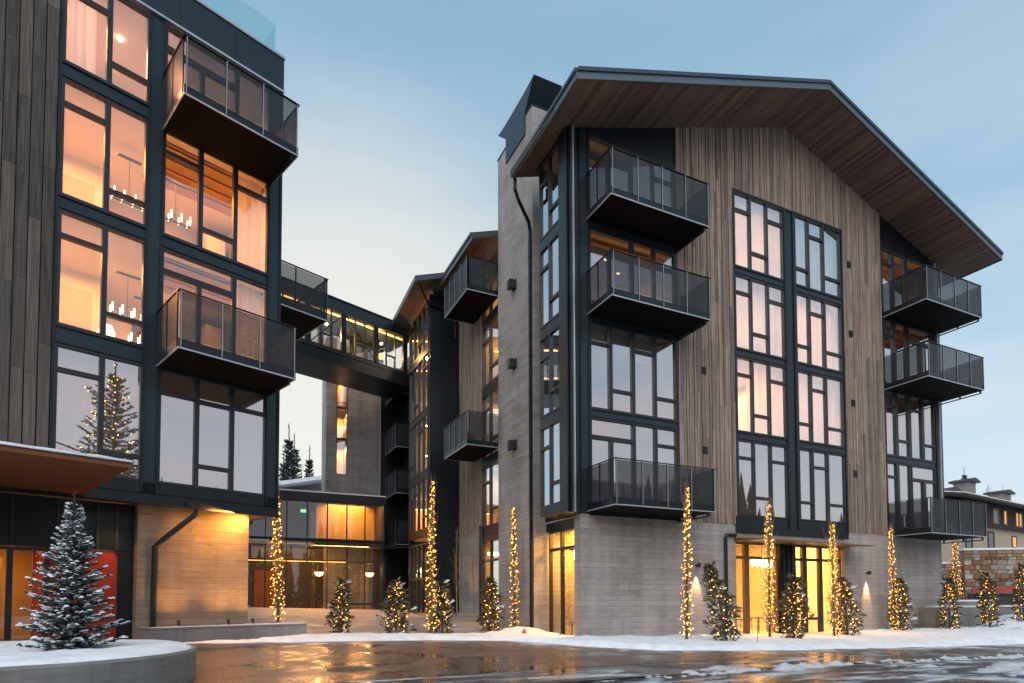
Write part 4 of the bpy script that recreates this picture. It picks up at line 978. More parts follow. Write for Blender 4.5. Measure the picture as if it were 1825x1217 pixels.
for i, (u, v) in enumerate(((8.0, 2.6), (11.4, 2.7), (1.6, 1.9))):
    t = thing('table', 'wooden table in the amber lit ground floor room, %s' % ('left of the pier', 'right of the pier', 'behind the side door')[i], 'table', A2W(u, v, -.22), ROTA)
    MB().box(-.7, .7, -.4, .4, .72, .77).obj('tabletop', 'furniture', t)
    for sx in (-1, 1):
        for sy in (-1, 1): MB().box(sx * .62 - .025, sx * .62 + .025, sy * .33 - .025, sy * .33 + .025, 0, .72).obj('leg', 'furniture', t)
def fringe_lamp(p, label):
    t = thing('fringe_lamp', label, 'lamp', p, ROTA, 'fringe lamps in the lit ground floor room')
    b = MB(); n = 26
    for i in range(n):
        a = 2 * PI * i / n; L = .28 + .12 * random.random(); b.tube([(.55 * math.cos(a), .3 * math.sin(a), 0), (.55 * math.cos(a), .3 * math.sin(a), -L)], .018, 4)
    b.obj('fringe', 'candle_lamp', t); MB().box(-.6, .6, -.34, .34, .0, .05).obj('lamp_plate', 'black_iron', t); MB().tube([(0, 0, .05), (0, 0, .75)], .015, 4).obj('stem', 'black_iron', t)
for i, (u, v) in enumerate(((8.2, 2.6), (9.0, 3.2), (11.4, 2.7), (12.6, 3.2), (1.6, 2.1))):
    fringe_lamp(A2W(u, v, 3.25), 'bright fringed ceiling lamp %s' % ('over the table left of the pier', 'left of the pier, deeper in the room', 'over the table right of the pier', 'right of the pier, deeper in the room', 'behind the side door')[i])
# downlights seen as bright points
for i, (P_, lab) in enumerate(((A2W(2.0, 1.3, TOP[2] + .05), 'small bright ceiling downlight behind the fourth floor corner balcony, first'), (A2W(3.0, 1.9, TOP[2] + .05), 'small bright ceiling downlight behind the fourth floor corner balcony, next to the curtain'),
                               (B2W(-4.1, 1.4, 17.26), 'bright ceiling downlight in the top floor window of the left building'), (A2W(-4.0, LV + 1.0, 7.36), 'downlight over the lit orange upper lobby room, middle'),
                               (A2W(-2.8, LV + 1.0, 7.36), 'downlight over the lit orange upper lobby room, by the dark balconies'), (A2W(-8.4, LV + 1.0, 7.36), 'downlight in the upper lobby beside the green exit sign'))):
    o = MB().tube([(0, 0, 0), (0, 0, -.03)], .055, 10).obj('downlight', 'downlight', None); o.location = P_; tag(o, lab, 'downlight', 'ceiling downlights')

# =================================================================== ground
def sheet(name, u0, u1, v0, v1, nu, nv, off, mat, mask=None):
    b = MB(); pts = []
    for j in range(nv + 1):
        for i in range(nu + 1):
            u = u0 + (u1 - u0) * i / nu; v = v0 + (v1 - v0) * j / nv; pts.append((u, v, h(u, v) + off))
    b.add(pts, [(j * (nu + 1) + i, j * (nu + 1) + i + 1, (j + 1) * (nu + 1) + i + 1, (j + 1) * (nu + 1) + i) for j in range(nv) for i in range(nu)])
    o = b.obj(name, mat, None, 'structure', smooth=True); o.location = OA; o.rotation_euler = (0, 0, ROTA); return o
g = MB(); n = 40; pts = []
def gr(i): t = (i / n) * 2 - 1; return math.copysign(abs(t) ** 2.2, t) * 700
pts = [(gr(i), gr(j), h(gr(i), gr(j)) - .06) for j in range(n + 1) for i in range(n + 1)]
g.add(pts, [(j * (n + 1) + i, j * (n + 1) + i + 1, (j + 1) * (n + 1) + i + 1, (j + 1) * (n + 1) + i) for j in range(n) for i in range(n)])
go = g.obj('ground', 'snow', None, 'structure'); go.location = OA; go.rotation_euler = (0, 0, ROTA)
sheet('driveway', -26, 3.2, -7.0, 3.2, 40, 24, 0, 'wet_driveway')
sheet('plaza', -26, .4, 2.1, 22, 40, 40, .004, 'plaza_concrete')
sheet('sidewalk', 3.2, 60, -7.0, .2, 40, 10, 0, 'wet_sidewalk')
sheet('gutter', -40, 60, -8.7, -7.0, 60, 3, -.004, 'wet_sidewalk')
sheet('road', -60, 70, -24, -8.7, 60, 8, -.03, 'asphalt')

# snow banks: a sheet whose thickness comes and goes
FRONT = [(-13, .3), (-10.58, .39), (-8.78, .51), (-7.25, .72), (-5.18, .72), (-2.75, .16), (-2.01, -.73), (-1.52, -2.26), (-.25, -4.6), (2.31, -5.4), (6.18, -5.6), (10.73, -5.7), (60, -5.7)]
BACK = [(-13, .6), (-10.58, .9), (-8.6, 2.3), (-6.9, 2.7), (-4.8, 2.5), (-3.0, 2.6), (-1.6, 3.4), (-.2, 4.2), (0, .6), (60, .6)]
def interp(tab, x):
    for (a, b_), (c, d) in zip(tab, tab[1:]):
        if a <= x <= c: return b_ + (d - b_) * (x - a) / (c - a)
    return tab[-1][1]
def snow_strip(name, u0, u1, du, v0, v1, dv, thick_fn, mat='snow'):
    nu, nv = int((u1 - u0) / du), int((v1 - v0) / dv); b = MB(); pts = []; keep = []
    for j in range(nv + 1):
        for i in range(nu + 1):
            u = u0 + i * du; v = v0 + j * dv; t_ = thick_fn(u, v); keep.append(t_); pts.append((u, v, h(u, v) + max(-.05, t_)))
    fs = []
    for j in range(nv):
        for i in range(nu):
            q = (j * (nu + 1) + i, j * (nu + 1) + i + 1, (j + 1) * (nu + 1) + i + 1, (j + 1) * (nu + 1) + i)
            if max(keep[k] for k in q) > -.03: fs.append(q)
    b.add(pts, fs); o = b.obj(name, mat, None, 'structure', smooth=True); o.location = OA; o.rotation_euler = (0, 0, ROTA); return o
def nz2(x, y, s=1): return noise.fractal(Vector((x, y, s * 7.3)), 1.0, 2.0, 4)
def tfront(u, v):
    f = interp(FRONT, u) + .22 * nz2(u * .9, v * .9, 1) + .05 * nz2(u * 5, v * 5, 3); bk_ = interp(BACK, u) + .25 * nz2(u * .8, v * .8, 2)
    e = min(v - f, bk_ - v)
    return -.05 + .19 * sm(e, -.12, .45) + (.05 * nz2(u * 1.3, v * 1.3, 5) + .02 * nz2(u * 4, v * 4, 8)) * sm(e, 0, .4) + .26 * sm(e, .1, .9) * sm(u, 8, 20) + (.13 * math.exp(-((u + .75) ** 2 + (v - 3.0) ** 2) / 1.2))
snow_strip('snow_bank', -12.5, 46, .13, -6.6, 4.6, .13, tfront)
def tridge(u, v):
    c = -8.62 + .16 * nz2(u * .5, 1.7, 4); wd_ = .22 + .30 * nz2(u * 1.1, 5.1, 6)
    return -.07 + (.085 + .075 * nz2(u * 3.4, v * 5.2, 2)) * sm(wd_ - abs(v - c), -.1, .25) * sm(u, -8, -1) + .045 * nz2(u * 6, v * 9, 9)
snow_strip('snow_ridge', -8, 40, .07, -9.3, -8.0, .045, tridge, 'slush_snow')
def tslush(u, v):
    return -.085 + (.11 * nz2(u * .55, v * 1.9, 11) + .05 * nz2(u * 2.7, v * 4, 17)) * sm(u, -4, 4) + .055 * sm(u, -2, 6) * math.exp(-((v + 10.3 + .2 * nz2(u * .3, 0, 3)) / .45) ** 2)
snow_strip('slush', -4, 40, .10, -12.5, -9.2, .07, tslush, 'slush_snow')
# snow slope and planters at the right end of A
def tright(u, v):
    e = min(u - 20.9, v + 4.5); return -.06 + .25 * sm(e, 0, 1.2) + .8 * sm(u, 20.4, 25.5) * sm(v, -4.8, -.6) + .12 * nz2(u * .5, v * .5, 13) * sm(e, 0, 1)
snow_strip('snow_slope', 20.6, 62, .3, -5.5, 30, .3, tright)

# round planter, left foreground
PL = thing('round_planter', 'round board marked concrete planter filled with snow in the left foreground', 'planter', B2W(-6.82, -5.65, 0), ROTB)
b = MB(); n = 64; r0, r1 = 2.55, 2.33
rings = [(r0, -.25), (r0, .50), (r0 - .02, .54), (r1, .54), (r1, .2)]
b.add([(r_ * math.cos(2 * PI * j / n), r_ * 1.04 * math.sin(2 * PI * j / n), z) for r_, z in rings for j in range(n)], [(k * n + j, k * n + (j + 1) % n, (k + 1) * n + (j + 1) % n, (k + 1) * n + j) for k in range(4) for j in range(n)])
b.obj('planter_wall', 'concrete_smooth', PL, smooth=False)
b = MB(); pts = []; NR = 26
for k in range(NR + 1):
    rr = 2.53 * k / NR
    for j in range(n):
        a = 2 * PI * j / n; x, y = rr * math.cos(a), rr * 1.04 * math.sin(a)
        z = .50 + .10 * sm(2.56 - rr, 0, .22) + (.05 * nz2(x * .9, y * .9, 3) + .03 * nz2(x * 2.5, y * 2.5, 5)) * sm(2.5 - rr, 0, .5) - .06 * math.exp(-((x - .45) ** 2 + (y + .35) ** 2) / .25) + .05 * sm(-x, .4, 1.4)
        pts.append((x, y, z))
b.add(pts, [(k * n + j, k * n + (j + 1) % n, (k + 1) * n + (j + 1) % n, (k + 1) * n + j) for k in range(NR) for j in range(n)]); b.obj('snow_cover', 'snow', PL, smooth=True)

# long planter below the lit wall
P2 = thing('long_planter', 'low concrete planter with snow edge below the lit concrete wall', 'planter', OB, ROTB)
b = MB(); b.box(-3.55, .72, -.55, -.37, -.1, .66); b.box(.54, .72, -.37, 1.6, -.1, .655); b.box(-3.55, -3.37, -.37, .6, -.1, .655); b.obj('planter_wall', 'concrete_smooth', P2)
MB().box(-3.36, .53, -.36, .6, .3, .60).obj('soil', 'rock', P2)
b = MB()
for i in range(44):
    x = -3.5 + i * .095; b.box(x, x + .097, -.54, -.38, .66, .675 + .02 * abs(nz2(x * 2, 1, 4)) + (.015 if x > -1.2 else 0))
b.obj('snow_cover', 'snow', P2)
for i, (u, v) in enumerate(((-2.75, -.1), (-1.45, -.1), (-.75, -.1))):
    t = thing('uplight', 'small black garden uplight in the long planter, %s' % ('nearest the downpipe', 'midway along the lit wall', 'at the end of the lit wall')[i], 'uplight', B2W(u, v, .60), ROTB, 'uplights in the long planter')
    MB().tube([(0, 0, 0), (0, 0, .1)], .012, 6).obj('stake', 'black_iron', t)
    b = MB(); b.tube([(0, -.03, .09), (0, .02, .22)], [.035, .05], 10); b.obj('lamp_head', 'black_iron', t)
    lamp('SPOT', (0, .03, .25), 75, (1, .43, .09), .04, t, aim=(0, .70, 1.75), angle=115, blend=1.0, name='uplight_beam')
lamp('AREA', (-1.3, -.02, 3.93), 130, (1, .40, .07), 1.5, B, sizey=.12, aim=(-1.9, .75, 1.3), name='unseen_soffit_lamp')

# planter at the courtyard side of A
P3 = thing('courtyard_planter', 'small concrete planter with two bare saplings against the black wing', 'planter', OA, ROTA)
b = MB(); b.box(-1.4, .11, 9.05, 9.2, 0, .75); b.box(-1.4, -1.25, 9.2, 12.1, 0, .75); b.obj('planter_wall', 'concrete_smooth', P3)
MB().box(-1.25, .11, 9.2, 12.1, 0, .70).obj('soil', 'snow', P3)
lamp('SPOT', A2W(-.9, 9.7, .85), 160, (1, .58, .22), .05, None, aim=A2W(.3, 10.6, 4.5), angle=70, blend=1, name='uplight_beam')

# =================================================================== vegetation
def cyl_rand(rng, r): a = rng.random() * 2 * PI; return r * math.cos(a), r * math.sin(a)
def light_string(path_fn, n, label, group, rng, rbulb=.0138):
    """bulbs and cable wound about a plant"""
    pts = [path_fn(i / (n - 1)) for i in range(n)]
    t = thing('light_string', label, 'string lights', (0, 0, 0), 0, group)
    b = MB()
    for p in pts: b.oct(p, rbulb * rng.choice((.55, .8, 1.0, 1.0, 1.2, 1.6)))
    b.obj('bulbs', 'bulb_warm', t, 'stuff')
    c = MB(); c.tube(pts[::2], .006, 3, False); c.obj('cable', 'cable_green', t)
    return t
def column_tree(P, H, label, slabel, seed, rad=.26, turns=16, nb=150, leafy=0.0):
    rng = random.Random(seed); t = thing('columnar_tree', label, 'tree', P, 0, 'upright trees wrapped in lights')
    b = MB(); ln = (rng.uniform(-.08, .08), rng.uniform(-.08, .08))
    b.tube([(ln[0] * s, ln[1] * s, H * s) for s in (0, .3, .6, 1)], [.05, .04, .025, .006], 6); b.obj('trunk', 'bark', t)
    c = MB()
    for i in range(150):
        z = H * rng.uniform(.02, .9); a = rng.random() * 2 * PI; L = rng.uniform(.4, 1.2) * min(1, (H - z) / 1.0 + .2); r_ = rad * (1 - .65 * (z / H) ** 2) * rng.uniform(.5, 1.15) * (1.9 if rng.random() < .12 else 1)
        x0, y0 = ln[0] * z / H, ln[1] * z / H
        c.tube([(x0, y0, z), (x0 + r_ * .6 * math.cos(a), y0 + r_ * .6 * math.sin(a), z + L * .4), (x0 + r_ * math.cos(a), y0 + r_ * math.sin(a), z + L)], [.010, .007, .003], 3, False)
    if leafy:
        for i in range(int(900 * leafy)):
            z = H * rng.uniform(.12, 1.0); r_ = rad * 1.1 * (1.05 - .7 * (z / H) ** 2) * math.sqrt(rng.random()); x, y = cyl_rand(rng, r_); s = rng.uniform(.018, .04)
            a = rng.random() * 6.28; dx, dy, dz = math.cos(a) * s, math.sin(a) * s, rng.uniform(-.7, .7) * s
            c.add([(x, y, z), (x + dx, y + dy, z + dz), (x + dx * .4 - dy * .5, y + dy * .4 + dx * .5, z + dz + s)], [(0, 1, 2)])
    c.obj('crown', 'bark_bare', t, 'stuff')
    def path(s):
        z = H * (.03 + .95 * s); r_ = rad * (1.0 - .72 * (z / H) ** 1.6) * rng.uniform(.45, 1.15); a = 2 * PI * turns * s + rng.uniform(-1.3, 1.3)
        return (P.x + ln[0] * s + r_ * math.cos(a), P.y + ln[1] * s + r_ * math.sin(a), P.z + z + rng.uniform(-.06, .06))
    light_string(path, nb, slabel, 'string lights on the upright trees', rng)
def gpos(u, v, off=.05): return A2W(u, v, h(u, v) + off)
CT = [((-4.42, 2.74), 5.45, 'beside the courtyard glazing'), ((-.59, 3.95), 4.95, 'against the concrete tower'), ((2.74, -2.05), 5.1, 'against the blank concrete wall'),
      ((7.11, -1.5), 5.0, 'in front of the amber shopfront'), ((10.04, -1.9), 4.45, 'at the right end of the amber shopfront'), ((15.37, -.82), 4.75, 'beside the wall spot lamp')]
for i, ((u, v), H, wh) in enumerate(CT):
    column_tree(gpos(u, v), H, 'narrow upright tree wrapped in lights %s' % wh, 'warm string lights wound up the narrow tree %s' % wh, 20 + i, .20 if i not in (3, 4) else .27, 19, 300 if i != 1 else 230, .8 if i in (3, 4, 5) else 0)
column_tree(B2W(.12, .12, .62), 4.25, 'narrow upright tree wrapped in lights at the end of the long planter', 'warm string lights wound up the tree at the end of the long planter', 31, .21, 17, 270)
column_tree(A2W(28.8, 3.9, 1.35), 3.5, 'narrow upright tree wrapped in lights near the stone wall', 'warm string lights on the tree near the stone wall', 33, .34, 12, 210)

def cedar(P, H, r, lean, label, slabel, seed, nb=95, snowy=.12):
    rng = random.Random(seed); t = thing('cedar_shrub', label, 'shrub', P, 0, 'cedar shrubs wrapped in lights')
    MB().tube([(0, 0, 0), (lean[0] * .3, lean[1] * .3, H * .5), (lean[0] * .9, lean[1] * .9, H * .93)], [.05, .035, .01], 6).obj('trunk', 'bark', t)
    c = MB(); s_ = MB()
    def cx(s): return lean[0] * s ** 1.8, lean[1] * s ** 1.8
    def rp(s): return r * (.72 + .55 * math.sin(PI * min(1, s * 1.15 + .12))) * (1 if s < .75 else max(.12, (1 - s) / .25) ** .7)
    for i in range(1700):
        s = rng.random() ** .9; x0, y0 = cx(s); a = rng.random() * 2 * PI; lump = 1 + .30 * math.sin(a * 3 + s * 11 + seed) + .24 * math.sin(s * (17 + seed % 7) + a) + .35 * noise.noise(Vector((math.cos(a) * 1.6, math.sin(a) * 1.6, s * 6 + seed)))
        r_ = rp(s) * lump * rng.uniform(.35, 1.0); x, y, z = x0 + r_ * math.cos(a), y0 + r_ * math.sin(a), .04 + H * s * .97
        L = rng.uniform(.07, .17) * (2.0 if rng.random() < .10 else 1); ox, oy = math.cos(a), math.sin(a); dz = rng.uniform(-.5, .9)
        d = Vector((ox + rng.uniform(-.5, .5), oy + rng.uniform(-.5, .5), dz)).normalized() * L; p = d.cross(Vector((rng.uniform(-1, 1), rng.uniform(-1, 1), rng.uniform(-1, 1)))).normalized() * L * .16
        tgt = s_ if (dz > 0 and rng.random() < snowy) else c
        base = Vector((x, y, z))
        tgt.add([tuple(base), tuple(base + d * .55 + p), tuple(base + d), tuple(base + d * .5 - p)], [(0, 1, 2, 3)])
        if rng.random() < .6:
            d2 = (d + p * 3).normalized() * L * .6; b2 = base + d * .35; p2 = p * .6
            tgt.add([tuple(b2), tuple(b2 + d2 * .5 + p2), tuple(b2 + d2), tuple(b2 + d2 * .5 - p2)], [(0, 1, 2, 3)])
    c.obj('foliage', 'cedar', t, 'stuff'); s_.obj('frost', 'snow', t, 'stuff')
    def path(s):
        q = .08 + .86 * s; x0, y0 = cx(q); a = 2 * PI * 9.3 * s + rng.uniform(-.6, .6); r_ = rp(q) * rng.uniform(.72, 1.08)
        return (P.x + x0 + r_ * math.cos(a), P.y + y0 + r_ * math.sin(a), P.z + H * q + rng.uniform(-.07, .07))
    light_string(path, nb, slabel, 'string lights on the cedar shrubs', rng, .0155)
CS = [((-7.53, 2.64), 1.75, .20, (.12, 0), 'with snowy bent tip before the lobby', 55), ((-5.62, 2.77), 1.85, .29, (0, 0), 'broad and bushy, before the lobby doors', 80), ((-3.8, 3.32), 1.8, .25, (-.03, 0), 'beside the tallest wrapped tree in the courtyard', 75),
      ((-1.9, 3.3), 2.05, .24, (0, 0), 'before the lit courtyard door', 80), ((3.2, -3.3), 2.45, .29, (-.55, 0), 'leaning over at the top by the wall downpipe', 75), ((7.3, -2.37), 2.25, .31, (.1, 0), 'between the two wrapped shopfront trees', 85),
      ((10.95, -1.8), 2.35, .34, (-.2, 0), 'round and snowy beside the second shopfront tree', 100), ((15.55, -.95), 2.5, .29, (0, 0), 'merging with the wrapped tree by the wall spot', 110), ((18.3, -1.4), 2.6, .27, (.1, .1), 'at the right corner of the concrete base', 95),
      ((21.3, -1.5), 2.6, .27, (-.15, 0), 'standing in snow by the low retaining wall', 90)]
for i, ((u, v), H, r_, ln, wh, nb) in enumerate(CS):
    z_ = h(u, v) + .06 + (.35 if u > 20 else 0)
    cedar(A2W(u, v, z_), H, r_, ln, 'dark cedar shrub wrapped in lights, %s' % wh, 'string lights on the cedar shrub %s' % wh, 50 + i, nb, .22 if i in (0, 1, 2) else .10)
cedar(A2W(24.0, -1.6, .2), 2.8, .28, (0, 0), 'dark cedar shrub wrapped in lights at the far right by the stone wall', 'warm string lights on the far right cedar shrub', 77, 90)

def spruce_mesh(H, r, seed, nbr, snow, tuft=.1, bare=.05, needles=4, droop=.25):
    """nbr branches spread up the stem; each branch carries twigs, each twig a brush of needles"""
    rng = random.Random(seed); nd, sn, br = MB(), MB(), MB(); pts_l = []
    br.tube([(0, 0, 0), (0, 0, H * .5), (rng.uniform(-.01, .01) * H, 0, H)], [.022 * H ** .8, .014 * H ** .8, .003 * H], 6)
    up3 = Vector((0, 0, 1))
    def brush(c2, e, tl):
        tip2 = c2 + e * tl; pts_l.append(tip2); w_ = tl * .19; s1 = e.orthogonal().normalized(); s2 = e.cross(s1); m_ = c2 + e * tl * .45
        ring = [m_ + (s1 * math.cos(g_) + s2 * math.sin(g_)) * w_ for g_ in (0, 2.1, 4.2)]
        nd.add([tuple(c2), *[tuple(x) for x in ring], tuple(tip2)], [(0, 1, 2), (0, 2, 3), (0, 3, 1), (4, 2, 1), (4, 3, 2), (4, 1, 3)])
        for g_ in range(needles):
            an = rng.random() * 6.28; o_ = (s1 * math.cos(an) + s2 * math.sin(an)); b0 = c2 + e * tl * rng.uniform(.1, .85); nl = tl * .34
            nd.add([tuple(b0 - e * nl * .13), tuple(b0 + e * nl * .13), tuple(b0 + o_ * nl + e * nl * .8)], [(0, 1, 2)])
        return m_, tip2, w_
    for k in range(nbr):
        s = (k + rng.random()) / nbr; s = 1 - (1 - s) ** .72 if False else s
        s = min(.985, s ** 1.15); z0 = H * (bare + (1 - bare) * s)
        L = (r * (1 - s) ** 1.05 * rng.uniform(.5, 1.15) + .035 * H ** .5) * (1 + .25 * (rng.random() < .08))
        a = k * 2.39996 + rng.uniform(-.3, .3); L *= 1 + .22 * math.sin(a * 2 + s * 5 + seed) + .12 * math.sin(a * 3 - s * 9); ca, sa = math.cos(a), math.sin(a); up = -droop * (1 - s) + .75 * s ** 1.5 + rng.uniform(-.08, .14)
        base = Vector((0, 0, z0)); tip = Vector((ca * L, sa * L, z0 + L * up))
        br.tube([tuple(base), tuple((base + tip) / 2 - up3 * .06 * L), tuple(tip)], [.006 * H ** .6, .004 * H ** .6, .0015 * H ** .6], 3, False)
        n_ = max(2, int(L / (tuft * .62)))
        for j in range(n_ + 1):
            f = .12 + .88 * j / n_; c = base.lerp(tip, f) - up3 * .06 * L * math.sin(PI * f); main = Vector((ca, sa, up)).normalized()
            items = [(main, 1)] if f > .5 else []
            for sd in (-1, 1):
                e = (Vector((ca * .75 - sa * sd, sa * .75 + ca * sd, up * .8 + rng.uniform(-.25, .3)))).normalized(); wl = L * .40 * (1 - f) + tuft * .8
                items.append((e, max(1, int(wl * rng.uniform(.5, 1.0) / (tuft * .75)))))
            for e, steps in items:
                top = None
                for st_ in range(steps):
                    c2 = c + e * (tuft * .72 * st_) + up3 * rng.uniform(-.012, .012); tl = tuft * rng.uniform(.8, 1.25); m_, tip2, w_ = brush(c2, e, tl)
                    cm = noise.noise(m_ * (5.5 / max(.6, r))) if snow > .3 else .2
                    if rng.random() < snow * (.25 + .75 * f) * (1.35 if cm > .02 else .25) and e.z < .75:
                        sd3 = e.cross(up3).normalized(); q = rng.uniform(.8, 1.6) * (1.0 + 1.6 * max(0, cm) if snow > .3 else 1); hgt = w_ * .9 * q; ee = e * tl * .3
                        A0, A1 = c2 + up3 * w_ * .4, tip2 + up3 * w_ * .2
                        sn.add([tuple(A0), tuple(m_ - ee + sd3 * w_ * 1.2 * q), tuple(m_ + ee + sd3 * w_ * q), tuple(A1), tuple(m_ + ee - sd3 * w_ * q), tuple(m_ - ee - sd3 * w_ * 1.2 * q), tuple(m_ - ee + up3 * hgt), tuple(m_ + ee + up3 * hgt * .9)],
                               [(0, 1, 6), (1, 2, 7, 6), (2, 3, 7), (3, 4, 7), (4, 5, 6, 7), (5, 0, 6)])
    for j in range(9): brush(Vector((0, 0, H * (.97 + .014 * j))), (Vector((rng.uniform(-.5, .5), rng.uniform(-.5, .5), 1.0))).normalized(), tuft * .9)
    br.tube([(0, 0, H * .96), (0, 0, H * 1.11)], [.004 * H, .0012 * H], 4)
    return nd, sn, br, pts_l
def spruce(P, H, r, seed, nbr, snow, label, tuft, group=None, mat='needles', bare=.05, needles=4, droop=.25):
    nd, sn, br, pl = spruce_mesh(H, r, seed, nbr, snow, tuft, bare, needles, droop)
    t = thing('spruce_tree', label, 'tree', P, 0, group)
    br.obj('trunk', 'bark', t); nd.obj('crown', mat, t, 'stuff')
    if snow: sn.obj('snow_load', 'snow', t, 'stuff', smooth=True)
    return t, pl
spruce(B2W(-6.15, -6.0, .54), 2.36, .63, 5, 210, .85, 'small snow dusted spruce standing in the round planter', .085, bare=.03, needles=5, droop=-.06)

def dup(t, P, rz, sc_, label):
    r_ = t.copy(); COL.objects.link(r_); r_.location = P; r_.rotation_euler = (0, 0, rz); r_.scale = (sc_, sc_, sc_ * random.uniform(.92, 1.1)); r_['label'] = label
    for c in t.children: d = c.copy(); COL.objects.link(d); d.parent = r_
    return r_
# background conifers in the gap left of the stair tower
def at(px, Y, z): return Vector(((px - 912.5) / 1070.7 * Y, Y, z))
far, _ = spruce(at(512, 62, .5), 17.5, 3.1, 11, 230, .12, 'tallest dark spruce beyond the lobby roof beside the left building', .40, 'conifers beyond the lobby', 'needles_far', .04, 2, .35)
for px, Y, s_, wh in ((522, 70, 1.06, 'second tallest dark spruce beyond the lobby roof'), (535, 66, .86, 'slim dark spruce beyond the lobby roof, right of the tallest'), (549, 74, .95, 'short dark spruce beyond the lobby roof beside the stair tower'), (503, 76, .95, 'low dark spruce half hidden by the left building'), (561, 84, 1.02, 'small far spruce touching the stair tower outline')):
    dup(far, at(px, Y, .5), px, s_, wh)
# trees behind the camera that show in the glass
dup(far, Vector((30, -24, -.5)), 1, .9, 'dark spruce across the street behind the viewer, nearest the gabled building')
dup(far, Vector((44, -22, -.5)), 2, 1.05, 'dark spruce across the street behind the viewer, with the widest crown')
dup(far, Vector((14, -38, -.5)), 3, 1.1, 'dark spruce across the street behind the viewer, tallest of the row')
dup(far, Vector((-12, -36, -.5)), 4, .95, 'dark spruce across the street behind the viewer, opposite the round planter')
dup(far, Vector((58, -30, -.5)), 5, .9, 'dark spruce across the street behind the viewer, farthest along the road')
xt, pl = spruce(Vector((24.6, -7.2, -.3)), 20.5, 6.6, 15, 230, .04, 'big lit spruce across the street whose reflection shows in the left windows', .42, None, 'needles', .04, 2, .3)
rng = random.Random(4); sel = rng.sample(pl, min(1100, len(pl))); b = MB()
for p in sel: b.oct((p.x + 24.6, p.y - 7.2, p.z - .3), .06)
t = thing('light_string', 'warm string lights scattered over the big spruce across the street', 'string lights'); b.obj('bulbs', 'bulb_warm', t, 'stuff')

def bare_tree(P, H, label, seed, spread=.25, group='bare trees', twig=.02, n=26, light=False):
    rng = random.Random(seed); t = thing('bare_tree', label, 'tree', P, 0, group); b = MB(); c = MB()
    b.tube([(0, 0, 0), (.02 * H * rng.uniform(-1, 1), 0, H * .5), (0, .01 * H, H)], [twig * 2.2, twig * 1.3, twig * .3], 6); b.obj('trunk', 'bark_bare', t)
    def grow(p, d, L, r_, k):
        mid = p + d * L * .5 + Vector((rng.uniform(-1, 1), rng.uniform(-1, 1), .3)) * L * .08; e = p + d * L
        c.tube([tuple(p), tuple(mid), tuple(e)], [r_, r_ * .75, r_ * .4], 3, False)
        if k > 0:
            for q in range(3): grow(p.lerp(e, rng.uniform(.35, .95)), (d + Vector((rng.uniform(-1, 1), rng.uniform(-1, 1), rng.uniform(-.2, .8))) * .55).normalized(), L * rng.uniform(.45, .65), r_ * .5, k - 1)
    for i in range(n):
        z = H * rng.uniform(.15, .95); a = rng.random() * 6.28
        grow(Vector((0, 0, z)), Vector((math.cos(a) * spread, math.sin(a) * spread, 1)).normalized(), H * .28 * (1.15 - z / H), twig * .6, 2)
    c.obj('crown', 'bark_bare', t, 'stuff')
bare_tree(A2W(-.95, 9.6, .7), 4.2, 'bare sapling in the courtyard planter against the black wall', 3, .16, 'bare saplings in the courtyard planter', .014, 14)
bare_tree(A2W(-.15, 9.5, .7), 3.7, 'bare sapling in the courtyard planter against the lit concrete', 4, .16, 'bare saplings in the courtyard planter', .014, 14)
bare_tree(at(1795, 60, 1.0), 12.0, 'bare tree behind the neighbouring house chimneys', 6, .6, 'bare trees behind the house', .06, 22)
bare_tree(at(1768, 66, 1.0), 13.0, 'thin bare tree between the two house chimneys', 8, .35, 'bare trees behind the house', .04, 14)
bare_tree(at(560, 68, .5), 12.5, 'bare tree among the far conifers', 9, .5, 'bare trees among conifers', .05, 20)

def grass_tuft(P, s, label, seed):
    rng = random.Random(seed); b = MB()
    for i in range(90):
        a = rng.random() * 6.28; L = s * rng.uniform(.5, 1.1); r_ = rng.uniform(.1, .9); w_ = .006
        e = Vector((math.cos(a) * r_ * L, math.sin(a) * r_ * L, L * (1.05 - r_ * .75))); m_ = e * .55 + Vector((0, 0, L * .12))
        px_, py_ = -math.sin(a) * w_, math.cos(a) * w_
        b.add([(px_, py_, 0), (-px_, -py_, 0), (m_.x - px_, m_.y - py_, m_.z), (m_.x + px_, m_.y + py_, m_.z), tuple(e)], [(0, 1, 2, 3), (3, 2, 4)])
    o = b.obj('dry_grass_tuft', 'dry_grass', None); o.location = P; tag(o, label, 'grass', 'dry grass tufts in the snow')
for i, (u, v, s, wh) in enumerate(((-5.9, 1.6, .22, 'before the bushy cedar in the courtyard'), (-1.3, 1.7, .35, 'in front of the concrete tower'), (-.3, .9, .16, 'below the amber side door'), (18.9, -1.9, .5, 'at the foot of the corner cedar'), (19.6, -1.7, .45, 'beside the low retaining wall end'), (27.6, -.6, .35, 'in the snow of the right slope'), (3.0, -3.4, .3, 'at the foot of the leaning cedar'))):
    grass_tuft(gpos(u, v, .08 + (.4 if u > 24 else 0)), s, 'tuft of dry brown grass poking from the snow %s' % wh, i)
for i, (u, v) in enumerate(((3.55, -4.2), (15.2, -2.6))):
    o = MB().tube([(0, 0, 0), (.01, 0, .75)], .008, 5).obj('snow_marker', 'black_iron', None); o.location = gpos(u, v); tag(o, 'thin snow marker stake in the snow %s' % ('by the leaning cedar', 'below the wall spot lamp'), 'stake', 'snow marker stakes') if False else tag(o, 'thin snow marker stake in the snow %s' % ('by the leaning cedar', 'below the wall spot lamp')[i], 'stake', 'snow marker stakes')
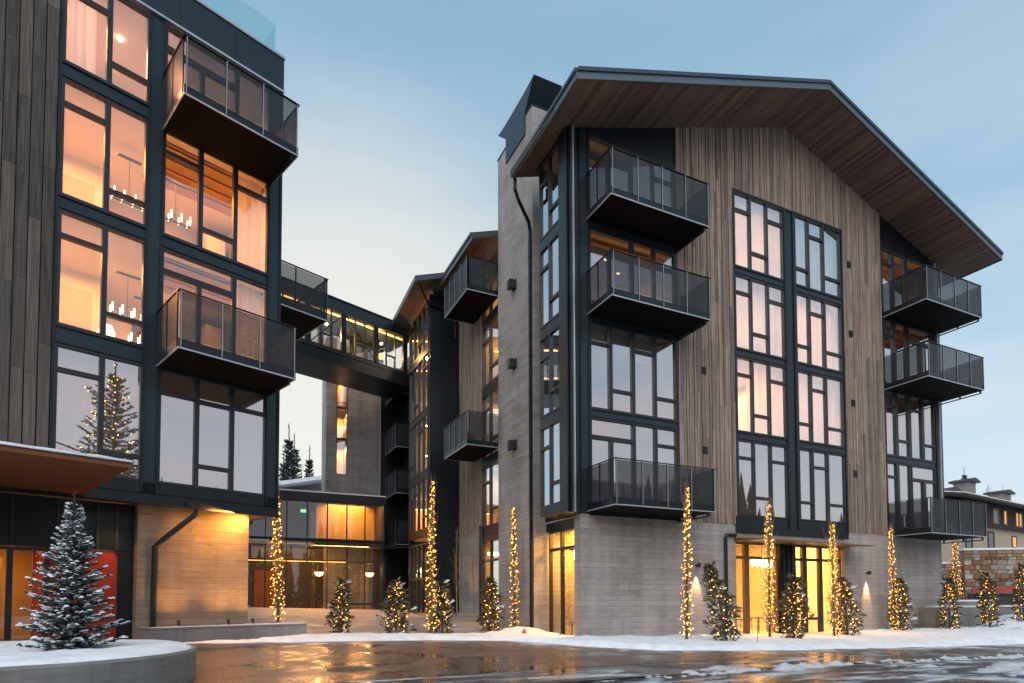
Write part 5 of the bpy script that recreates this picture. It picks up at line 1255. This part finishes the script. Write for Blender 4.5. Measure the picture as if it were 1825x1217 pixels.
for i, (u, v, s) in enumerate(((16.9, -1.9, .22), (20.3, -2.3, .26), (21.4, -2.2, .20), (23.6, -1.5, .3))):
    b = MB(); rng = random.Random(90 + i); n1, n2 = 9, 6; pts = []
    for k in range(n2 + 1):
        for j in range(n1):
            a = 2 * PI * j / n1; p_ = PI * k / n2; q = 1 + .25 * noise.noise(Vector((math.cos(a) * 1.3 + i * 5, math.sin(a) * 1.3, p_)))
            pts.append((s * 1.5 * q * math.sin(p_) * math.cos(a), s * 1.1 * q * math.sin(p_) * math.sin(a), s * .75 * q * math.cos(p_)))
    b.add(pts, [(k * n1 + j, k * n1 + (j + 1) % n1, (k + 1) * n1 + (j + 1) % n1, (k + 1) * n1 + j) for k in range(n2) for j in range(n1)])
    t = thing('boulder', 'snow capped boulder in the snow bank %s' % ('below the wall spot', 'right of the corner cedar', 'beside the retaining wall end', 'on the right snow slope')[i], 'boulder', gpos(u, v, .08), i, 'boulders along the snow bank')
    b.obj('rock', 'rock', t, smooth=True)
    cap = MB(); cap.add([(x * 1.03, y * 1.03, max(z, s * .2) + .03) for x, y, z in pts], [(k * n1 + j, k * n1 + (j + 1) % n1, (k + 1) * n1 + (j + 1) % n1, (k + 1) * n1 + j) for k in range(3) for j in range(n1)]); cap.obj('snow_cap', 'snow', t, smooth=True)

# =================================================================== right background
RW = thing('retaining_wall', 'low concrete retaining wall with snow on top at the right end of the building', 'wall', OA, ROTA)
conc('wall_end', RW, [(18.5, 18.9, -.75, -.02, -.6, .98)], 'concrete_warm')
conc('wall_face', RW, [(18.9, 34, -.40, -.10, -.6, .96), (20.6, 40, 2.0, 2.3, -.3, 1.22)], 'concrete_smooth')
MB().box(18.9, 34, -.42, -.05, .96, 1.04).obj('snow_cap', 'snow', RW); MB().box(20.6, 40, 1.98, 2.5, 1.22, 1.32).obj('snow_cap', 'snow', RW)
MB().box(19.2, 30, -2.2, -2.1, -.5, .02).obj('timber_edge', 'bark', RW)

# stone wall, each stone a piece
SWt = thing('stone_wall', 'wall of warm brown and grey stones with a snowy top', 'wall', (27.45, 36.0, 0), 0)
dS_ = Vector((.9, -2.6, 0)); 
ang = math.atan2(-.22, 1.0)
SWt.location = (27.3, 36.2, 0); SWt.rotation_euler = (0, 0, R(-8))
MB().box(0, 14, .06, .6, .6, 4.30).obj('wall_core', 'rock', SWt); MB().box(-2.4, 0, .36, .9, .6, 3.5).obj('wall_core', 'rock', SWt)
MB().box(-.05, 14, -.06, .7, 4.30, 4.42).obj('snow_cap', 'snow', SWt); MB().box(-2.4, -.05, .24, 1.0, 3.5, 3.62).obj('snow_cap', 'snow', SWt)
def stone_mat():
    m, t, b, o = newmat('stone'); setc(b, None, .85, 0, .3); oi = N(t, 'ShaderNodeObjectInfo')
    c = rampn(t, oi.outputs['Random'], [(0, (.16, .085, .045)), (.2, (.30, .17, .09)), (.42, (.36, .25, .16)), (.6, (.22, .15, .10)), (.75, (.45, .40, .34)), (.9, (.30, .24, .19)), (1, (.52, .49, .45))])
    n1 = noise_n(t, coords(t, 'pos'), 7, 5, .6); c = mixc(t, 1, c, rampn(t, n1, [(.3, (.65, .65, .65)), (.7, (1.25, 1.25, 1.25))]), 'MULTIPLY'); t.links.new(c, b.inputs['Base Color']); bump(t, b, n1, .5, .03); MATS['stone'] = m
stone_mat()
b = MB(); c = .06
b.add([(-.5, .5, -.5), (.5, .5, -.5), (.5, .5, .5), (-.5, .5, .5), (-.5, -.3, -.5), (.5, -.3, -.5), (.5, -.3, .5), (-.5, -.3, .5), (-.5 + c, -.5, -.5 + c), (.5 - c, -.5, -.5 + c), (.5 - c, -.5, .5 - c), (-.5 + c, -.5, .5 - c)],
      [(0, 4, 5, 1), (1, 5, 6, 2), (2, 6, 7, 3), (3, 7, 4, 0), (4, 8, 9, 5), (5, 9, 10, 6), (6, 10, 11, 7), (7, 11, 8, 4), (8, 11, 10, 9)])
stone_me = b.mesh('stone', 'stone')
rng = random.Random(12)
def lay(x0, x1, z0, z1, y):
    z = z0
    while z < z1 - .06:
        hh = min(rng.choice((.16, .2, .24, .3)), z1 - z); x = x0
        while x < x1 - .05:
            L = min(rng.uniform(.22, .62), x1 - x); o = bpy.data.objects.new('stone', stone_me); COL.objects.link(o); o.parent = SWt
            o.location = (x + L / 2, y + rng.uniform(-.03, .02), z + hh / 2); o.scale = (L - .018, .14, hh - .018); x += L
        z += hh
lay(0, 5.2, 1.2, 4.28, .03); lay(-2.4, 0, 1.6, 3.48, .33)
# red parked trailer-like barrier seen behind the shrubs
RB_ = thing('red_barrier', 'long red metal barrier rail in front of the stone wall', 'barrier', (26.2, 34.2, 0), R(-8))
MB().box(0, 9, -.05, .05, 1.72, 2.02).obj('rail', 'red_metal', RB_)
for x in (.3, 2.3, 4.3, 6.3, 8.3): MB().box(x - .05, x + .05, .05, .15, .4, 1.95).obj('post', 'black_iron', RB_)
MB().box(0, 9, .2, .5, .6, 1.65).obj('dark_underside', 'dark_interior', RB_)  # plain dark block below the rail

# neighbouring house
HS = thing('neighbour_house', 'tan stucco and dark brown house with snowy roof and capped chimneys on the far right', 'house', (32.4, 44.0, 0), PI / 2 - R(57.8))
MB().box(-2, 24, 0, 10, 0, 7.0).obj('stucco_wall', 'stucco', HS)
MB().box(1.2, 24, -.35, 10, 7.0, 8.8).obj('upper_wall', 'brown_siding', HS)
for x in range(1, 80): MB().box(1.2 + x * .28, 1.22 + x * .28, -.37, -.351, 7.0, 8.8).obj('batten', 'brown_siding', HS)
rf = MB(); rf.add([(-1.2, -1.4, 8.7), (25, -1.4, 8.7), (25, 5, 10.0), (-1.2, 5, 10.0), (-1.2, -1.4, 8.87), (25, -1.4, 8.87), (25, 5, 10.2), (-1.2, 5, 10.2)], [(0, 3, 2, 1), (4, 5, 6, 7), (0, 1, 5, 4), (1, 2, 6, 5), (2, 3, 7, 6), (3, 0, 4, 7)])
rfo = rf.obj('roof', 'brown_siding', HS)
rs_ = MB(); rs_.add([(-1.15, -1.3, 8.88), (24.9, -1.3, 8.88), (24.9, 4.9, 10.16), (-1.15, 4.9, 10.16), (-1.15, -1.3, 8.97), (24.9, -1.3, 8.97), (24.9, 4.9, 10.3), (-1.15, 4.9, 10.3)], [(0, 3, 2, 1), (4, 5, 6, 7), (0, 1, 5, 4), (1, 2, 6, 5), (2, 3, 7, 6), (3, 0, 4, 7)]); rs_.obj('snow_cap', 'snow', rfo)
for x, y, wd_, zt in ((7.5, 2.0, 1.3, 11.3), (14.5, 2.0, 1.7, 11.0), (4.0, 2.0, .9, 10.2)):
    o = MB().box(x - wd_ / 2, x + wd_ / 2, y - .5, y + .5, 8.4, zt - 1.15).obj('chimney', 'stucco', HS)
    MB().box(x - wd_ / 2 - .04, x + wd_ / 2 + .04, y - .54, y + .54, zt - 1.14, zt - .32).obj('chimney_band', 'rock', o)
    MB().prism([(-wd_ / 2 - .35, zt - .3), (wd_ / 2 + .35, zt - .3), (wd_ / 2 + .3, zt - .16), (0, zt + .05), (-wd_ / 2 - .3, zt - .16)], lambda p, q, t: (x + p, t, q), y - .8, y + .8).obj('chimney_cap', 'roof_dark', o)
plain('house_glass', (.05, .06, .07), .1)
emit('house_glow', (1, .5, .22), .9)
plain('trim_wood', (.28, .15, .09), .7)
for x, z0, z1, wd_, lit in ((6.6, 7.4, 8.4, .9, 0), (8.4, 7.4, 8.4, .4, 1), (10.8, 7.4, 8.4, .4, 1), (11.5, 7.4, 8.4, .4, 1), (6.6, 5.2, 6.6, 1.0, 0), (11.2, 5.7, 6.5, .8, 1), (2.6, 5.0, 6.1, 1.0, 0)):
    y = -.36 if z0 > 7 else 0
    o = MB(); 
    for (a_, b_, c_, d_) in ((x - wd_ / 2 - .09, x + wd_ / 2 + .09, z1, z1 + .1), (x - wd_ / 2 - .09, x + wd_ / 2 + .09, z0 - .1, z0), (x - wd_ / 2 - .09, x - wd_ / 2, z0, z1), (x + wd_ / 2, x + wd_ / 2 + .09, z0, z1)): o.box(a_, b_, y - .06, y + .02, c_, d_)
    o = o.obj('window', 'trim_wood' if z0 > 7 else 'brown_siding', HS)
    MB().quad((x - wd_ / 2, y - .025, z0), (x + wd_ / 2, y - .025, z0), (x + wd_ / 2, y - .025, z1), (x - wd_ / 2, y - .025, z1)).obj('pane', 'house_glow' if lit else 'house_glass', o)
spruce_small = dup(far, at(1725, 72, 6.0), 6, .55, 'small dark spruce top rising behind the house chimney')
# low snowy roof behind the lobby
SH = thing('low_house', 'low log house with snow on its roof beyond the lobby', 'house', at(556, 48, 1.3), R(20))
MB().box(-4, 4, 0, 6, 0, 8.6).obj('wall', 'furniture', SH)
rr = MB(); rr.add([(-5, -1, 8.5), (5, -1, 10.6), (5, 7, 10.6), (-5, 7, 8.5), (-5, -1, 8.8), (5, -1, 10.9), (5, 7, 10.9), (-5, 7, 8.8)], [(0, 3, 2, 1), (4, 5, 6, 7), (0, 1, 5, 4), (1, 2, 6, 5), (2, 3, 7, 6), (3, 0, 4, 7)]); rr.obj('roof', 'snow', SH)
# wooded snowy rise behind
hl = MB(); pts = []; nx, ny = 60, 8
for j in range(ny + 1):
    for i in range(nx + 1):
        a = R(-75 + 150 * i / nx); d = 110 + 50 * j; pts.append((math.sin(a) * d, math.cos(a) * d, -1 + (3.0 + 5 * noise.noise(Vector((i * .13, j * .4, 1)))) * sm(j, 0, 5) * 1.2))
hl.add(pts, [(j * (nx + 1) + i, j * (nx + 1) + i + 1, (j + 1) * (nx + 1) + i + 1, (j + 1) * (nx + 1) + i) for j in range(ny) for i in range(nx)]); hl.obj('hill', 'snow', None, 'structure', smooth=True)

# the wooded snowy slope across the street, behind the viewer (it shows in the glass)
hb = MB(); pts = []; nx, ny = 60, 8
for j in range(ny + 1):
    for i in range(nx + 1):
        a = R(75 + 210 * i / nx); d = 52 + 26 * j; pts.append((math.sin(a) * d, math.cos(a) * d, -.6 + (9 + 5 * noise.noise(Vector((i * .16, j * .4, 5)))) * sm(j, 0, 5)))
hb.add(pts, [(j * (nx + 1) + i, j * (nx + 1) + i + 1, (j + 1) * (nx + 1) + i + 1, (j + 1) * (nx + 1) + i) for j in range(ny) for i in range(nx)]); hb.obj('hill', 'snow', None, 'structure', smooth=True)
fo = MB(); rng = random.Random(8)
for i in range(580):
    a = R(rng.uniform(78, 283) if i < 420 else rng.uniform(84, 140)); d = 56 + 94 * rng.random() ** 1.7 if i < 420 else rng.uniform(57, 78); x, y = math.sin(a) * d, math.cos(a) * d; z = -.6 + 8 * sm((d - 52) / 26, 0, 5); H = rng.uniform(8, 15) if i < 420 else rng.uniform(12, 19); r_ = H * .17
    for k in range(9):
        zz = z + H * (.08 + .9 * k / 9); q = r_ * (1 - k / 9) + .15
        for m_ in range(6):
            b0 = m_ * 1.047 + k * .5 + rng.uniform(-.2, .2); fo.add([(x, y, zz + H * .15), (x + q * math.cos(b0 - .4), y + q * math.sin(b0 - .4), zz - rng.uniform(0, .5)), (x + q * math.cos(b0 + .4), y + q * math.sin(b0 + .4), zz - rng.uniform(0, .5))], [(0, 1, 2)])
o = fo.obj('far_forest', 'needles_far', None, 'stuff'); o['label'] = 'dark conifer wood on the slope across the street'; o['category'] = 'forest'

mh = thing('manhole_cover', 'round iron cover set into the wet driveway', 'manhole cover', gpos(-8.6, -5.2, .004), ROTA)
MB().tube([(0, 0, 0), (0, 0, .012)], .34, 28).obj('cover', 'black_iron', mh)
b = MB(); n = 28; b.add([(r_ * math.cos(2 * PI * j / n), r_ * math.sin(2 * PI * j / n), .014) for r_ in (.35, .42) for j in range(n)], [(j, (j + 1) % n, n + (j + 1) % n, n + j) for j in range(n)]); b.obj('rim', 'rock', mh)

# timber ceiling panels inside the corner rooms and roller blinds at the heads of some windows
for k in range(1, 4):
    zc = TOP[k] + (.055 if k < 3 else -.02)
    for u0, u1 in ((.62, 4.18), (16.4, 20.3)):
        o = MB().box(u0, u1, .45, 3.4, zc, zc + .03).obj('ceiling_panel', 'timber_ceiling', A)
        for j in range(5): MB().box(u0 + .02, u1 - .02, .52 + j * .6, .62 + j * .6, zc - .05, zc - .002).obj('ceiling_batten', 'timber_ceiling', o)
for k in (1, 2):
    zc = BT[k] + .055
    o = MB().box(-3.2, -.3, .5, 2.6, zc, zc + .03).obj('ceiling_panel', 'timber_ceiling', B)
    for j in range(4): MB().box(-3.15, -.35, .6 + j * .5, .68 + j * .5, zc - .05, zc - .002).obj('ceiling_batten', 'timber_ceiling', o)
for k in range(1, 4):
    MB().box(-5.2, -4.3, 3.04, 3.09, BS[k] + 1.2, BS[k] + 2.3).obj('wall_panel', 'fabric_pale', B)
    MB().box(-2.9, -1.2, 4.54, 4.59, BS[k] + 1.25, BS[k] + 2.35).obj('wall_panel', 'furniture', B)
    MB().box(-1.1, -.5, 3.2, 4.59, BS[k] - .05, BS[k] + 2.5).obj('wardrobe', 'fabric_pale', B)
for i, (fr_, xf_, a0, a1, zt, dr, wh) in enumerate(((A, FA, .48, 1.22, TOP[1], .78, 'third floor corner window beside the black columns'), (A, FA, 2.30, 3.18, TOP[1], .85, 'third floor corner window, third light'), (A, FA, 1.34, 2.17, TOP[1], .60, 'third floor corner window, second light'),
                                                (A, FA, 16.42, 17.04, TOP[1], .8, 'third floor window above the right low balcony'), (A, FA, 16.42, 17.04, TOP[2], .8, 'fourth floor window of the right balconies'))):
    t = thing('roller_blind', 'pale roller blind part lowered in the %s' % wh, 'blind', fr_.location, ROTA, 'roller blinds')
    MB(xf_).box(a0, a1, .20, .206, zt - dr, zt - .05).obj('blind_cloth', 'fabric_pale', t)
    b = MB(xf_); b.box(a0, a1, .185, .222, zt - dr - .045, zt - dr - .001); b.obj('bottom_bar', 'white_paint', t)
    b = MB(xf_); b.box(a0, a1, .17, .25, zt - .05, zt + .02); b.obj('cassette', 'white_paint', t)
